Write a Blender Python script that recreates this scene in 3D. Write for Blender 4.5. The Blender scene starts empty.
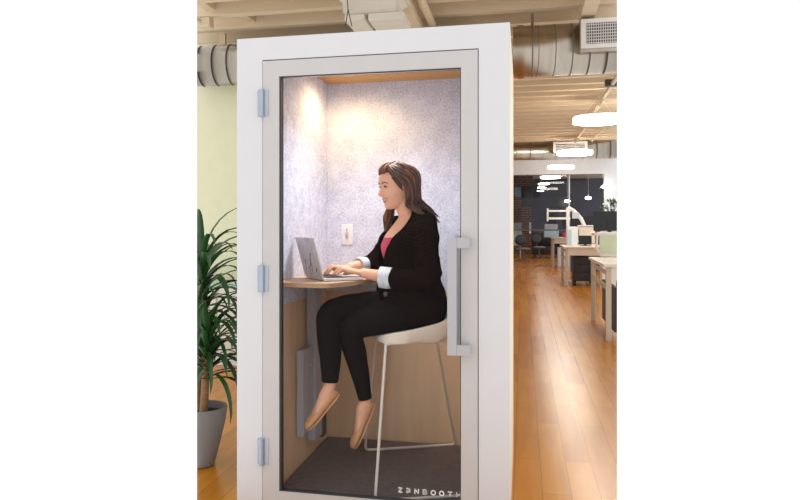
import bpy, bmesh, math, random
from mathutils import Vector, Matrix, noise
from mathutils.bvhtree import BVHTree
random.seed(7)
C = bpy.context.scene.collection
V = Vector
PI = math.pi

# ------------------------------------------------------------ camera
FOC, PX, PY = 690.0, 369.0, 225.0
YAW = math.atan(153.5 / 690)
CAM = V((1.3127, -3.0374, 1.33))
cam = bpy.data.objects.new('camera', bpy.data.cameras.new('camera'))
C.objects.link(cam)
cam.location = CAM
cam.rotation_euler = (PI / 2, 0, YAW)
cam.data.sensor_width = 36
cam.data.lens = FOC / 800 * 36
cam.data.shift_x = (400 - PX) / 800
cam.data.shift_y = -(250 - PY) / 800
cam.data.clip_end = 200
bpy.context.scene.camera = cam
vs = bpy.context.scene.view_settings
vs.view_transform = 'Standard'; vs.look = 'None'; vs.gamma = 1; vs.exposure = 0.0
vs.use_curve_mapping = False

# ------------------------------------------------------------ materials
def srgb(c):
    return tuple(((v / 255) / 12.92 if v <= 10.3 else ((v / 255 + .055) / 1.055) ** 2.4) for v in c)
def mat(name, col, rough=.6, metal=0, vary=.06, scale=8, bump=0, bscale=60, stretch=(1, 1, 1), emit=None, estr=0, spec=.5, sheen=0, coat=0, sss=0):
    m = bpy.data.materials.new(name); m.use_nodes = True
    nt = m.node_tree; N = nt.nodes; L = nt.links
    b = N['Principled BSDF']
    c = srgb(col)
    b.inputs['Roughness'].default_value = rough
    b.inputs['Metallic'].default_value = metal
    b.inputs['Specular IOR Level'].default_value = spec
    b.inputs['Sheen Weight'].default_value = sheen
    b.inputs['Coat Weight'].default_value = coat
    if sss:
        b.inputs['Subsurface Weight'].default_value = sss
        b.inputs['Subsurface Radius'].default_value = (.012, .005, .003)
        b.inputs['Subsurface Scale'].default_value = 1
    tc = N.new('ShaderNodeTexCoord'); mp = N.new('ShaderNodeMapping')
    mp.inputs['Scale'].default_value = stretch
    L.new(tc.outputs['Object'], mp.inputs['Vector'])
    nz = N.new('ShaderNodeTexNoise'); nz.inputs['Scale'].default_value = scale; nz.inputs['Detail'].default_value = 5
    L.new(mp.outputs['Vector'], nz.inputs['Vector'])
    r = N.new('ShaderNodeValToRGB')
    r.color_ramp.elements[0].position = .3; r.color_ramp.elements[1].position = .7
    r.color_ramp.elements[0].color = tuple(v * (1 - vary) for v in c) + (1,)
    r.color_ramp.elements[1].color = tuple(min(1, v * (1 + vary)) for v in c) + (1,)
    L.new(nz.outputs['Fac'], r.inputs['Fac']); L.new(r.outputs['Color'], b.inputs['Base Color'])
    if bump:
        n2 = N.new('ShaderNodeTexNoise'); n2.inputs['Scale'].default_value = bscale; n2.inputs['Detail'].default_value = 4
        L.new(mp.outputs['Vector'], n2.inputs['Vector'])
        bp = N.new('ShaderNodeBump'); bp.inputs['Strength'].default_value = bump; bp.inputs['Distance'].default_value = .01
        L.new(n2.outputs['Fac'], bp.inputs['Height']); L.new(bp.outputs['Normal'], b.inputs['Normal'])
    if emit:
        b.inputs['Emission Color'].default_value = srgb(emit) + (1,)
        b.inputs['Emission Strength'].default_value = estr
    return m

def wood_floor():
    m = bpy.data.materials.new('bamboo_floorboards'); m.use_nodes = True
    nt = m.node_tree; N = nt.nodes; L = nt.links; b = N['Principled BSDF']
    tc = N.new('ShaderNodeTexCoord')
    sp = N.new('ShaderNodeSeparateXYZ'); cb = N.new('ShaderNodeCombineXYZ')
    L.new(tc.outputs['Object'], sp.inputs[0])
    L.new(sp.outputs['Y'], cb.inputs['X']); L.new(sp.outputs['X'], cb.inputs['Y'])
    mp = N.new('ShaderNodeMapping'); mp.inputs['Location'].default_value = (.25, -.0245, 0)
    L.new(cb.outputs[0], mp.inputs['Vector'])
    br = N.new('ShaderNodeTexBrick')
    br.offset = .41; br.offset_frequency = 2; br.squash = 1
    br.inputs['Color1'].default_value = srgb((204, 134, 30)) + (1,)
    br.inputs['Color2'].default_value = srgb((184, 114, 20)) + (1,)
    br.inputs['Mortar'].default_value = srgb((128, 78, 24)) + (1,)
    br.inputs['Scale'].default_value = 1
    br.inputs['Mortar Size'].default_value = .003
    br.inputs['Mortar Smooth'].default_value = 1
    br.inputs['Brick Width'].default_value = 1.25
    br.inputs['Row Height'].default_value = .1385
    L.new(mp.outputs[0], br.inputs['Vector'])
    nz = N.new('ShaderNodeTexNoise'); nz.inputs['Scale'].default_value = 2; nz.inputs['Detail'].default_value = 2
    mp2 = N.new('ShaderNodeMapping'); mp2.inputs['Scale'].default_value = (9, .8, 1)
    L.new(tc.outputs['Object'], mp2.inputs['Vector']); L.new(mp2.outputs[0], nz.inputs['Vector'])
    mx = N.new('ShaderNodeMix'); mx.data_type = 'RGBA'; mx.blend_type = 'MULTIPLY'; mx.inputs['Factor'].default_value = .5
    rr = N.new('ShaderNodeValToRGB'); rr.color_ramp.elements[0].position = .3; rr.color_ramp.elements[1].position = .7
    rr.color_ramp.elements[0].color = (.66, .6, .55, 1); rr.color_ramp.elements[1].color = (1, 1, 1, 1)
    L.new(nz.outputs['Fac'], rr.inputs['Fac'])
    L.new(br.outputs['Color'], mx.inputs['A']); L.new(rr.outputs['Color'], mx.inputs['B'])
    L.new(mx.outputs['Result'], b.inputs['Base Color'])
    b.inputs['Roughness'].default_value = .25
    b.inputs['Specular IOR Level'].default_value = .28
    return m

def brick_mat():
    m = bpy.data.materials.new('red_brick'); m.use_nodes = True
    nt = m.node_tree; N = nt.nodes; L = nt.links; b = N['Principled BSDF']
    tc = N.new('ShaderNodeTexCoord'); sp = N.new('ShaderNodeSeparateXYZ'); cb = N.new('ShaderNodeCombineXYZ')
    L.new(tc.outputs['Object'], sp.inputs[0]); L.new(sp.outputs['X'], cb.inputs['X']); L.new(sp.outputs['Z'], cb.inputs['Y'])
    br = N.new('ShaderNodeTexBrick'); br.inputs['Scale'].default_value = 1
    br.inputs['Color1'].default_value = srgb((104, 62, 50)) + (1,); br.inputs['Color2'].default_value = srgb((78, 46, 38)) + (1,)
    br.inputs['Mortar'].default_value = srgb((120, 104, 96)) + (1,)
    br.inputs['Brick Width'].default_value = .30; br.inputs['Row Height'].default_value = .11; br.inputs['Mortar Size'].default_value = .018
    L.new(cb.outputs[0], br.inputs['Vector']); L.new(br.outputs['Color'], b.inputs['Base Color'])
    b.inputs['Roughness'].default_value = .85
    return m

def felt_mat():
    m = bpy.data.materials.new('grey_acoustic_felt'); m.use_nodes = True
    nt = m.node_tree; N = nt.nodes; L = nt.links; b = N['Principled BSDF']
    tc = N.new('ShaderNodeTexCoord')
    n1 = N.new('ShaderNodeTexNoise'); n1.inputs['Scale'].default_value = 85; n1.inputs['Detail'].default_value = 3
    n2 = N.new('ShaderNodeTexNoise'); n2.inputs['Scale'].default_value = 14; n2.inputs['Detail'].default_value = 6
    for n in (n1, n2): L.new(tc.outputs['Object'], n.inputs['Vector'])
    ad = N.new('ShaderNodeMath'); ad.operation = 'MULTIPLY_ADD'; ad.inputs[1].default_value = .65
    L.new(n1.outputs['Fac'], ad.inputs[0])
    m2 = N.new('ShaderNodeMath'); m2.operation = 'MULTIPLY'; m2.inputs[1].default_value = .35
    L.new(n2.outputs['Fac'], m2.inputs[0]); L.new(m2.outputs[0], ad.inputs[2])
    r = N.new('ShaderNodeValToRGB')
    r.color_ramp.elements[0].position = .36; r.color_ramp.elements[0].color = srgb((192, 198, 220)) + (1,)
    r.color_ramp.elements[1].position = .62; r.color_ramp.elements[1].color = srgb((234, 238, 254)) + (1,)
    L.new(ad.outputs[0], r.inputs['Fac']); L.new(r.outputs['Color'], b.inputs['Base Color'])
    b.inputs['Roughness'].default_value = .95; b.inputs['Specular IOR Level'].default_value = .1
    return m

def glass_mat(name, tint=(1, 1, 1), ior=1.25, rough=.0):
    m = bpy.data.materials.new(name); m.use_nodes = True
    nt = m.node_tree; N = nt.nodes; L = nt.links
    for n in list(N): N.remove(n)
    o = N.new('ShaderNodeOutputMaterial'); mx = N.new('ShaderNodeMixShader')
    t = N.new('ShaderNodeBsdfTransparent'); t.inputs[0].default_value = (*tint, 1)
    g = N.new('ShaderNodeBsdfGlossy'); g.inputs['Roughness'].default_value = rough
    f = N.new('ShaderNodeFresnel'); f.inputs['IOR'].default_value = ior
    L.new(f.outputs[0], mx.inputs[0]); L.new(t.outputs[0], mx.inputs[1]); L.new(g.outputs[0], mx.inputs[2])
    L.new(mx.outputs[0], o.inputs['Surface'])
    return m

def hair_mat():
    m = mat('brown_hair', (84, 54, 38), .55, 0, .0, 1, spec=.5)
    N = m.node_tree.nodes; L = m.node_tree.links
    b = N['Principled BSDF']
    at = N.new('ShaderNodeAttribute'); at.attribute_name = 'lock'
    r = N.new('ShaderNodeValToRGB')
    r.color_ramp.elements[0].color = srgb((44, 26, 18)) + (1,)
    r.color_ramp.elements[1].color = srgb((132, 84, 52)) + (1,)
    e = r.color_ramp.elements.new(.55); e.color = srgb((74, 45, 31)) + (1,)
    L.new(at.outputs['Fac'], r.inputs['Fac']); L.new(r.outputs['Color'], b.inputs['Base Color'])
    return m

M = dict(
    white=mat('white_lacquer', (220, 219, 221), .45, vary=.01, spec=.3),
    door=mat('pale_grey_aluminium', (202, 198, 196), .42, vary=.02, spec=.35),
    plyedge=mat('birch_edge', (240, 224, 196), .6, vary=.04, stretch=(1, 1, 30)),
    gasket=mat('black_gasket', (62, 62, 66), .6),
    hinge=mat('brushed_steel', (176, 184, 196), .35, .6),
    handle=mat('silver_handle', (182, 181, 185), .4, .0, vary=.02),
    felt=felt_mat(),
    ply=mat('tan_plywood', (232, 200, 164), .5, vary=.07, scale=3, stretch=(5, 5, .4)),
    ceil_ply=mat('oak_ceiling_panel', (206, 158, 96), .6, vary=.06, scale=3, stretch=(.5, 6, 1)),
    mat=mat('charcoal_rubber', (122, 114, 114), .75, vary=.1, scale=30),
    desk=mat('light_oak_laminate', (212, 178, 146), .45, vary=.05, scale=4, stretch=(1, 8, 1)),
    deskedge=mat('oak_edge_band', (186, 146, 112), .5, vary=.05, scale=6),
    greymetal=mat('grey_powder_coat', (184, 186, 196), .5, vary=.02),
    darkmetal=mat('dark_grey_metal', (84, 82, 86), .5),
    cream=mat('cream_polypropylene', (232, 220, 204), .5, vary=.02),
    wire=mat('cream_steel_rod', (226, 220, 212), .4, vary=.01),
    greypad=mat('grey_felt_pad', (112, 112, 118), .9, vary=.1, scale=60),
    laptop=mat('marbled_silver_lid', (196, 190, 190), .45, .15, vary=.16, scale=22),
    lapbase=mat('silver_aluminium', (208, 206, 206), .4, .3),
    lapscreen=mat('dark_screen', (40, 44, 52), .2),
    keys=mat('dark_keys', (66, 62, 62), .6),
    skin=mat('skin', (233, 178, 150), .5, vary=.04, scale=14, spec=.35, sss=.12),
    blazer=mat('black_brown_blazer', (25, 16, 13), .85, vary=.04, scale=6, spec=.0),
    pants=mat('black_trousers', (21, 13, 12), .85, vary=.1, scale=30, spec=.12),
    pink=mat('rose_pink_jersey', (198, 76, 106), .8, vary=.08, scale=12),
    cuff=mat('pale_printed_lining', (216, 222, 228), .8, vary=.12, scale=60),
    shoe=mat('tan_leather', (204, 156, 116), .45, vary=.05, spec=.4),
    hair=hair_mat(),
    lip=mat('rosy_lips', (204, 104, 100), .4, vary=.03),
    teeth=mat('white_teeth', (240, 236, 228), .3, vary=.01),
    dark=mat('dark_brown_brow', (74, 46, 34), .7),
    eye=mat('eye_white', (196, 184, 178), .25, vary=.01),
    iris=mat('brown_iris', (58, 36, 26), .25),
    clip=mat('silver_hairclip', (150, 146, 144), .4, .6),
    button=mat('grey_button', (96, 88, 88), .4),
    floor=wood_floor(),
    ceiling=mat('cream_painted_deck', (218, 197, 168), .8, vary=.05, scale=4),
    joist=mat('cream_painted_timber', (220, 199, 168), .75, vary=.06, scale=5, stretch=(.4, 4, 4)),
    duct=mat('galvanised_steel', (178, 168, 154), .3, 1, vary=.1, scale=5, stretch=(3, .6, .6)),
    ductseam=mat('duct_seam', (138, 132, 126), .5, .6),
    grille=mat('white_grille_frame', (226, 222, 216), .5),
    grilledark=mat('dark_grille_slots', (70, 66, 64), .7),
    wallgreen=mat('pale_yellow_green_wall', (232, 228, 194), .85, vary=.02),
    wallwhite=mat('white_wall_paint', (236, 240, 248), .85, vary=.02),
    wallcream=mat('cream_wall_paint', (230, 222, 204), .85, vary=.02),
    cabinet=mat('warm_white_laminate', (218, 212, 198), .5, vary=.02),
    tealglass=mat('teal_glass_top', (126, 200, 172), .15, vary=.03, coat=.5),
    lampglow=mat('office_lamp_diffuser', (255, 255, 255), .5, emit=(255, 247, 232), estr=28),
    ringframe=mat('white_lamp_body', (236, 234, 230), .5),
    warmglow=mat('booth_lamp_glow', (255, 240, 210), .5, emit=(255, 206, 130), estr=12),
    coolglow=mat('white_panel_glow', (255, 255, 255), .5, emit=(255, 250, 244), estr=3),
    leaf=mat('deep_green_leaf', (42, 82, 36), .42, vary=.3, scale=7, spec=.5),
    cane=mat('brown_cane', (132, 98, 62), .8, vary=.2, scale=20, stretch=(1, 1, 6)),
    pot=mat('matt_grey_pot', (130, 126, 122), .7, vary=.03),
    soil=mat('dark_soil', (52, 40, 32), .95, vary=.3, scale=60),
    darkwall=mat('charcoal_wall', (84, 82, 94), .7, vary=.15, scale=2),
    brick=brick_mat(),
    tv=mat('black_tv_plastic', (16, 15, 18), .3),
    tvscreen=mat('blue_grey_tv_screen', (116, 144, 168), .2),
    blackpanel=mat('black_panel', (30, 27, 28), .5),
    deskwhite=mat('white_desk_laminate', (224, 210, 194), .45, vary=.02),
    legwood=mat('pale_desk_leg', (192, 174, 152), .5, vary=.03),
    green=glass_mat('pale_green_acrylic', (.72, .86, .62), 1.4, .2),
    greenpane=mat('pale_green_screen', (206, 214, 180), .5, vary=.05),
    glass=glass_mat('door_glass', (.99, .99, .99), 1.13),
    smoked=glass_mat('smoked_glass', (.75, .77, .82), 1.3),
    letter=mat('white_vinyl_letters', (240, 240, 240), .6, vary=.01, emit=None),
    paper=mat('white_paper', (232, 236, 240), .7),
    lightblue=mat('pale_blue_box', (176, 206, 220), .6),
    poster=mat('pale_grey_poster', (150, 162, 160), .6, vary=.25, scale=4),
    outlet=mat('white_outlet_plate', (238, 238, 240), .4, vary=.01),
    ac=mat('off_white_unit', (226, 218, 206), .5, vary=.02),
)

# ------------------------------------------------------------ mesh helpers
def box(bm, x0, x1, y0, y1, z0, z1, bev=0):
    r = bmesh.ops.create_cube(bm, size=1)
    vs_ = r['verts']
    for v in vs_:
        v.co = V((x0 + (v.co.x + .5) * (x1 - x0), y0 + (v.co.y + .5) * (y1 - y0), z0 + (v.co.z + .5) * (z1 - z0)))
    if bev:
        es = list({e for v in vs_ for e in v.link_edges})
        bmesh.ops.bevel(bm, geom=es, offset=bev, segments=2, affect='EDGES', profile=.6)
    return bm
def rings(bm, R, closed=True, cap=True):
    vv = [[bm.verts.new(p) for p in r] for r in R]
    n = len(R[0])
    for a, b in zip(vv, vv[1:]):
        for i in range(n if closed else n - 1):
            j = (i + 1) % n
            bm.faces.new((a[i], a[j], b[j], b[i]))
    if cap and closed:
        bm.faces.new(list(reversed(vv[0]))); bm.faces.new(vv[-1])
    return vv
def spline(pts, n):
    """Catmull-Rom through points (tuples of any length)."""
    P = [tuple(p) for p in pts]
    P = [tuple(2 * a - b for a, b in zip(P[0], P[1]))] + P + [tuple(2 * a - b for a, b in zip(P[-1], P[-2]))]
    out = []
    for i in range(1, len(P) - 2):
        for k in range(n):
            t = k / n
            out.append(tuple(.5 * ((2 * b) + (-a + c) * t + (2 * a - 5 * b + 4 * c - d) * t * t + (-a + 3 * b - 3 * c + d) * t ** 3)
                             for a, b, c, d in zip(P[i - 1], P[i], P[i + 1], P[i + 2])))
    out.append(P[-2])
    return out
def tube(bm, pts, r, seg=12, cap=True, flat=1.0, up=None):
    """pts: points; r: number or list; flat squeezes along the frame's second axis."""
    pts = [V(p[:3]) for p in pts]
    n = len(pts)
    rr = r if isinstance(r, (list, tuple)) else [r] * n
    R = []
    t0 = (pts[1] - pts[0]).normalized()
    nrm = V(up) if up else (V((0, 0, 1)) if abs(t0.z) < .9 else V((1, 0, 0)))
    for i in range(n):
        t = (pts[min(i + 1, n - 1)] - pts[max(i - 1, 0)]).normalized()
        a = (nrm - t * nrm.dot(t)).normalized()
        if not up: nrm = a
        b = t.cross(a)
        R.append([pts[i] + (a * math.cos(2 * PI * k / seg) * flat + b * math.sin(2 * PI * k / seg)) * rr[i] for k in range(seg)])
    rings(bm, R, True, cap)
    return bm
def stube(bm, pr, n=6, seg=14, flat=1.0, up=None):
    """smooth tube through (x,y,z,r) control points, with rounded ends"""
    s = spline(pr, n)
    p0, p1 = V(s[0][:3]), V(s[1][:3]); q0, q1 = V(s[-1][:3]), V(s[-2][:3])
    d0 = (p0 - p1).normalized(); d1 = (q0 - q1).normalized()
    pre = [(*(p0 + d0 * s[0][3] * .7), s[0][3] * .35), (*(p0 + d0 * s[0][3] * .4), s[0][3] * .8)]
    post = [(*(q0 + d1 * s[-1][3] * .4), s[-1][3] * .8), (*(q0 + d1 * s[-1][3] * .7), s[-1][3] * .35)]
    s = pre + s + post
    return tube(bm, [a[:3] for a in s], [max(.0008, a[3]) for a in s], seg, True, flat, up)
def ellipsoid(bm, c, r, u=20, v=14, rot=None):
    m = Matrix.Translation(c) @ (rot.to_4x4() if rot else Matrix.Identity(4)) @ Matrix.Diagonal((*r, 1))
    bmesh.ops.create_uvsphere(bm, u_segments=u, v_segments=v, radius=1, matrix=m)
    return bm
def lathe(bm, prof, cx, cy, seg=32, cap=True):
    rings(bm, [[V((cx + r * math.cos(2 * PI * k / seg), cy + r * math.sin(2 * PI * k / seg), z)) for k in range(seg)] for r, z in prof], True, cap)
    return bm
def prism(bm, poly, z0, z1, bev=0):
    a = [bm.verts.new((x, y, z0)) for x, y in poly]; b = [bm.verts.new((x, y, z1)) for x, y in poly]
    n = len(poly); fs = []
    for i in range(n): bm.faces.new((a[i], a[(i + 1) % n], b[(i + 1) % n], b[i]))
    bm.faces.new(list(reversed(a))); bm.faces.new(b)
    return bm
def roundpoly(poly, r, n=5):
    out = []; N_ = len(poly)
    for i in range(N_):
        p = V((*poly[i], 0)); a = V((*poly[i - 1], 0)); b = V((*poly[(i + 1) % N_], 0))
        rr = r[i] if isinstance(r, (list, tuple)) else r
        if rr <= 0: out.append((p.x, p.y)); continue
        p0 = p + (a - p).normalized() * rr; p1 = p + (b - p).normalized() * rr
        for k in range(n + 1):
            t = k / n; q = p0 * (1 - t) ** 2 + p * 2 * t * (1 - t) + p1 * t * t
            out.append((q.x, q.y))
    return out
def mesh_of(name, bm, m, smooth=True, angle=40):
    bmesh.ops.recalc_face_normals(bm, faces=bm.faces[:])
    me = bpy.data.meshes.new(name); bm.to_mesh(me); bm.free()
    if m: me.materials.append(m)
    if smooth:
        for p in me.polygons: p.use_smooth = True
        me.set_sharp_from_angle(angle=math.radians(angle))
    return me
def obj(name, bm, m, parent=None, smooth=True, angle=40, label=None):
    me = bm if isinstance(bm, bpy.types.Mesh) else mesh_of(name, bm, m, smooth, angle)
    o = bpy.data.objects.new(name, me); C.objects.link(o)
    if parent: o.parent = parent
    if label: o['label'] = label
    return o
def tag(o, label, cat, group=None, kind=None):
    o['label'] = label; o['category'] = cat
    if group: o['group'] = group
    if kind: o['kind'] = kind
    return o
def thing(name, label, cat, loc=(0, 0, 0), rz=0, group=None):
    o = bpy.data.objects.new(name, None); C.objects.link(o)
    o.location = loc; o.rotation_euler = (0, 0, rz); o.empty_display_size = .1
    return tag(o, label, cat, group)
def struct(name, bm, m, label=None):
    o = obj(name, bm, m, smooth=False); o['kind'] = 'structure'
    if label: o['label'] = label; o['category'] = name.split('_')[0]
    return o
def B(): return bmesh.new()
def bx(*a, **k): return box(bmesh.new(), *a, **k)
def remeshed(name, bm, m, voxel=.004, smooth=4, fac=.5):
    bmesh.ops.recalc_face_normals(bm, faces=bm.faces[:])
    me = bpy.data.meshes.new('tmp'); bm.to_mesh(me); bm.free()
    o = bpy.data.objects.new('tmp', me); C.objects.link(o)
    a = o.modifiers.new('r', 'REMESH'); a.mode = 'VOXEL'; a.voxel_size = voxel; a.use_smooth_shade = True
    if smooth:
        s = o.modifiers.new('s', 'SMOOTH'); s.iterations = smooth; s.factor = fac
    dg = bpy.context.evaluated_depsgraph_get()
    r = bpy.data.meshes.new_from_object(o.evaluated_get(dg))
    bpy.data.objects.remove(o); bpy.data.meshes.remove(me)
    r.name = name; r.materials.clear(); r.materials.append(m)
    for p in r.polygons: p.use_smooth = True
    return r
# The modelled part of the office is a wedge of it: everything long (floor, ceiling, ducts, walls)
# ends on two vertical section planes and nothing is modelled beyond them.
def plane_at(px):
    a = (px - PX) / FOC
    d = V((a * math.cos(YAW) - math.sin(YAW), a * math.sin(YAW) + math.cos(YAW), 0)).normalized()
    return d
PLN = [(V((CAM.x, CAM.y, 0)), V((-plane_at(197).y, plane_at(197).x, 0))), (V((CAM.x, CAM.y, 0)), V((plane_at(617).y, -plane_at(617).x, 0)))]
def section(o):
    """end a mesh on the two section planes, closing the cut"""
    bpy.context.view_layer.update()
    mw = o.matrix_world.copy(); im = mw.inverted()
    bm = bmesh.new(); bm.from_mesh(o.data); n0 = len(bm.verts)
    for co, no in PLN:
        lc = im @ co; ln = (im.to_3x3() @ no).normalized()
        r = bmesh.ops.bisect_plane(bm, geom=bm.verts[:] + bm.edges[:] + bm.faces[:], plane_co=lc, plane_no=ln, clear_outer=True)
        es = [e for e in r['geom_cut'] if isinstance(e, bmesh.types.BMEdge) and e.is_boundary]
        if es:
            try: bmesh.ops.holes_fill(bm, edges=es, sides=0)
            except Exception: pass
    bm.to_mesh(o.data); bm.free()
    return len(o.data.vertices)
def section_tree(root):
    for o in [root] + list(root.children_recursive):
        if o.type == 'MESH': section(o)
    for o in list(root.children):
        if o.type == 'MESH' and not o.data.vertices:
            for c in list(o.children): bpy.data.objects.remove(c)
            bpy.data.objects.remove(o)
        else:
            for c in list(o.children):
                if not c.data.vertices: bpy.data.objects.remove(c)
    if root.type == 'EMPTY' and not root.children: bpy.data.objects.remove(root)
# ------------------------------------------------------------ world: plain bright daylight around the open sides
w = bpy.data.worlds.new('daylight'); bpy.context.scene.world = w; w.use_nodes = True
w.node_tree.nodes['Background'].inputs[0].default_value = (1, 1, 1, 1)
w.node_tree.nodes['Background'].inputs[1].default_value = 1.12

# ------------------------------------------------------------ the setting
FARY = 31.0
s = struct('floor', bx(-12, 12, -3.0, FARY, -.06, 0), M['floor']); section(s)
s = struct('ceiling', bx(-12, 12, -.6, FARY, 3.53, 3.6), M['ceiling']); section(s)
WX = 1.0      # right-hand end of the wall behind the booth
s = struct('wall_left', bx(-6, WX, 3.72, 3.84, 0, 3.53), M['wallgreen']); section(s)
# header wall with a wide opening on to the dark lounge
HY = 17.6
s = struct('wall_header', bx(WX - 6, 12, HY, HY + .15, 2.80, 3.53), M['wallwhite']); section(s)
s = struct('wall_right', bx(3.59, 12, HY, HY + .15, 0, 2.80), M['wallwhite']); section(s)
s = struct('wall_far', bx(-8, 14, FARY, FARY + .1, 0, 3.53), M['darkwall']); section(s)
s = struct('trim_far', bx(-8, 14, FARY - .03, FARY, 0, .12), M['darkmetal']); section(s)
# brick pier beside the far lounge
s = obj('brick_pier', bx(-.6, 1.75, 28.6, 29.1, 0, 3.53), M['brick'], smooth=False)
tag(s, 'red brick pier at the back of the dark lounge', 'pier'); section(s)

# joists under the deck, every one separate
yj = 0.25; k = 0
proto = None
while yj < 21:
    j = obj('ceiling_joist', bx(-12, 12, yj, yj + .09, 3.25, 3.53, .006), M['joist'], smooth=False)
    tag(j, 'cream painted timber joist running across the exposed ceiling', 'joist', 'joists across the exposed ceiling')
    section(j)
    yj += .43
# blocking between joists, seen at the left
for i, (x, y) in enumerate(((-1.95, 1.97), (-1.52, 2.40), (-1.30, 2.83), (-1.95, 1.54))):
    b_ = obj('joist_blocking', bx(x, x + .08, y + .09, y + .43, 3.3, 3.53), M['joist'], smooth=False)
    tag(b_, ('first', 'second', 'third', 'fourth')[i] and
        ['short cream blocking between joists over the left duct, middle row', 'short cream blocking between joists left of the junction box',
         'short cream blocking between joists above the booth top left corner', 'short cream blocking nearest the upper left corner'][i], 'blocking')
    b_['group'] = 'blocking pieces between the joists'; section(b_)

# spiral ducts
def straps(t, xs, r, ztop):
    for x in xs:
        bm = B(); tube(bm, [(x, (r + .004) * math.cos(a), (r + .004) * math.sin(a)) for a in [2 * PI * q / 32 for q in range(33)]], .006, 6, False)
        box(bm, x - .012, x + .012, -.004, .004, r, ztop)
        obj('hanger_strap', bm, M['ductseam'], t)
def duct(name, label, x0, x1, y, z, r, pitch, seams=True):
    t = thing(name, label, 'duct', (0, y, z))
    bm = B(); tube(bm, [(x0, 0, 0), (x1, 0, 0)], r, 40)
    o = obj('duct_body', bm, M['duct'], t, angle=60); 
    n = int((x1 - x0) / pitch)
    bm = B()
    for i in range(n + 1):
        x = x0 + .02 + i * pitch
        lean = .05
        tp = []
        for q in range(41):
            a = 2 * PI * q / 40
            tp.append((x + lean * math.sin(a / 2) * 1.2, math.cos(a) * (r + .002), math.sin(a) * (r + .002)))
        tube(bm, tp[:-1] + [tp[-1]], .0035, 6, False)
    so = obj('duct_seam', bm, M['ductseam'], t); so['kind'] = 'stuff'
    return t
d1 = duct('spiral_air_duct', 'wide galvanised spiral air duct right of the booth, with a white grille', 1.23, 2.6, 3.40, 2.905, .225, .145)
# collar at its left end
bm = B(); tube(bm, [(1.27, 0, 0), (1.325, 0, 0)], .237, 40); obj('end_collar', bm, M['duct'], d1)
g = obj('air_grille', bx(1.79, 2.35, -.285, -.16, -.10, .185, .006), M['duct'], d1, smooth=False, label='grey sheet metal grille box')
fr = B()
for a in ((1.80, 2.34, -.30, -.284, .145, .18), (1.80, 2.34, -.30, -.284, -.07, -.035), (1.80, 1.84, -.30, -.284, -.035, .145), (2.30, 2.34, -.30, -.284, -.035, .145)): box(fr, *a)
obj('grille_frame', fr, M['grille'], g, smooth=False)
bm = box(B(), 1.84, 2.30, -.29, -.285, -.035, .145)
obj('grille_slots', bm, M['grilledark'], g, smooth=False)
bm = B()
for i in range(24): box(bm, 1.845 + i * .019, 1.851 + i * .019, -.297, -.290, -.035, .145)
for i in range(7): box(bm, 1.84, 2.30, -.297, -.290, -.028 + i * .026, -.022 + i * .026)
obj('grille_bars', bm, M['grille'], g, smooth=False)
straps(d1, (1.40, 2.2), .225, .345)
section_tree(d1)
d2 = duct('spiral_air_duct', 'narrower galvanised spiral air duct left of the booth under the joists', -3.6, .9, 3.40, 2.93, .198, .155)
straps(d2, (-2.0, 0), .198, .32)
section_tree(d2)
d3 = duct('spiral_air_duct', 'distant galvanised air duct crossing in front of the far white wall', -1, 9, 13.6, 3.06, .205, .30)
g = obj('air_grille', bx(2.0, 2.75, -.3, -.16, -.09, .17), M['grille'], d3, smooth=False)
bm = B()
for i in range(5): box(bm, 2.06, 2.69, -.31, -.30, -.045 + i * .036, -.03 + i * .036)
obj('grille_slots', bm, M['grilledark'], g, smooth=False)
straps(d3, (1.5, 3.6), .205, .47)
section_tree(d3)
# duct hangers
for (x, y, lab) in ((-1.62, 3.40, 'thin steel strap holding the left duct up to the joists'),):
    o = obj('duct_hanger', bx(x - .03, x + .03, y - .02, y + .02, 3.12, 3.25), M['joist'], smooth=False); tag(o, lab, 'hanger')
o = obj('junction_box', bx(-1.60, -1.50, 2.84, 2.94, 3.16, 3.25, .008), M['joist'], smooth=False)
tag(o, 'small cream junction box under the joists at the upper left', 'junction box')
def conduit(name, lab, pts, r, m='joist', cat='conduit'):
    bm = B(); tube(bm, pts, r, 10)
    o = obj(name, bm, M[m]); tag(o, lab, cat); section(o); return o
conduit('ceiling_conduit', 'cream conduit running back under the joists above the booth left corner', [(-1.60, .3, 3.215), (-1.60, 2.95, 3.215)], .02)
conduit('ceiling_conduit', 'white conduit running back below the far ceiling right of the booth', [(2.47, 3.8, 3.19), (2.47, 13, 3.19)], .028)
conduit('ceiling_conduit', 'second white conduit below the far ceiling, nearer the right side', [(2.82, 3.8, 3.19), (2.82, 13, 3.19)], .014)
conduit('ceiling_pipe', 'thick cream pipe above the booth roof right of the heater', [(.50, -.2, 3.18), (.50, 3.3, 3.18)], .035, cat='pipe')
o = obj('ceiling_beam', bx(.30, .42, -.2, 3.3, 3.1, 3.25, .006), M['joist'], smooth=False)
tag(o, 'pale beam running back over the booth roof beside the thick pipe', 'beam')
o = obj('ceiling_beam', bx(1.80, 1.92, .3, 3.3, 3.12, 3.25, .006), M['joist'], smooth=False)
tag(o, 'pale beam end above the air duct grille at the upper right', 'beam'); section(o)
for i, (x, y) in enumerate(((2.38, 6.5), (2.1, 5.2))):
    o = obj('ceiling_sensor', bx(x, x + .22, y, y + .12, 3.16, 3.25, .01), M['grilledark' if i == 0 else 'grille'], smooth=False)
    tag(o, ['dark sensor box under the far ceiling beside the white conduit', 'small pale sensor under the ceiling behind the wide duct'][i], 'sensor'); section(o)

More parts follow.
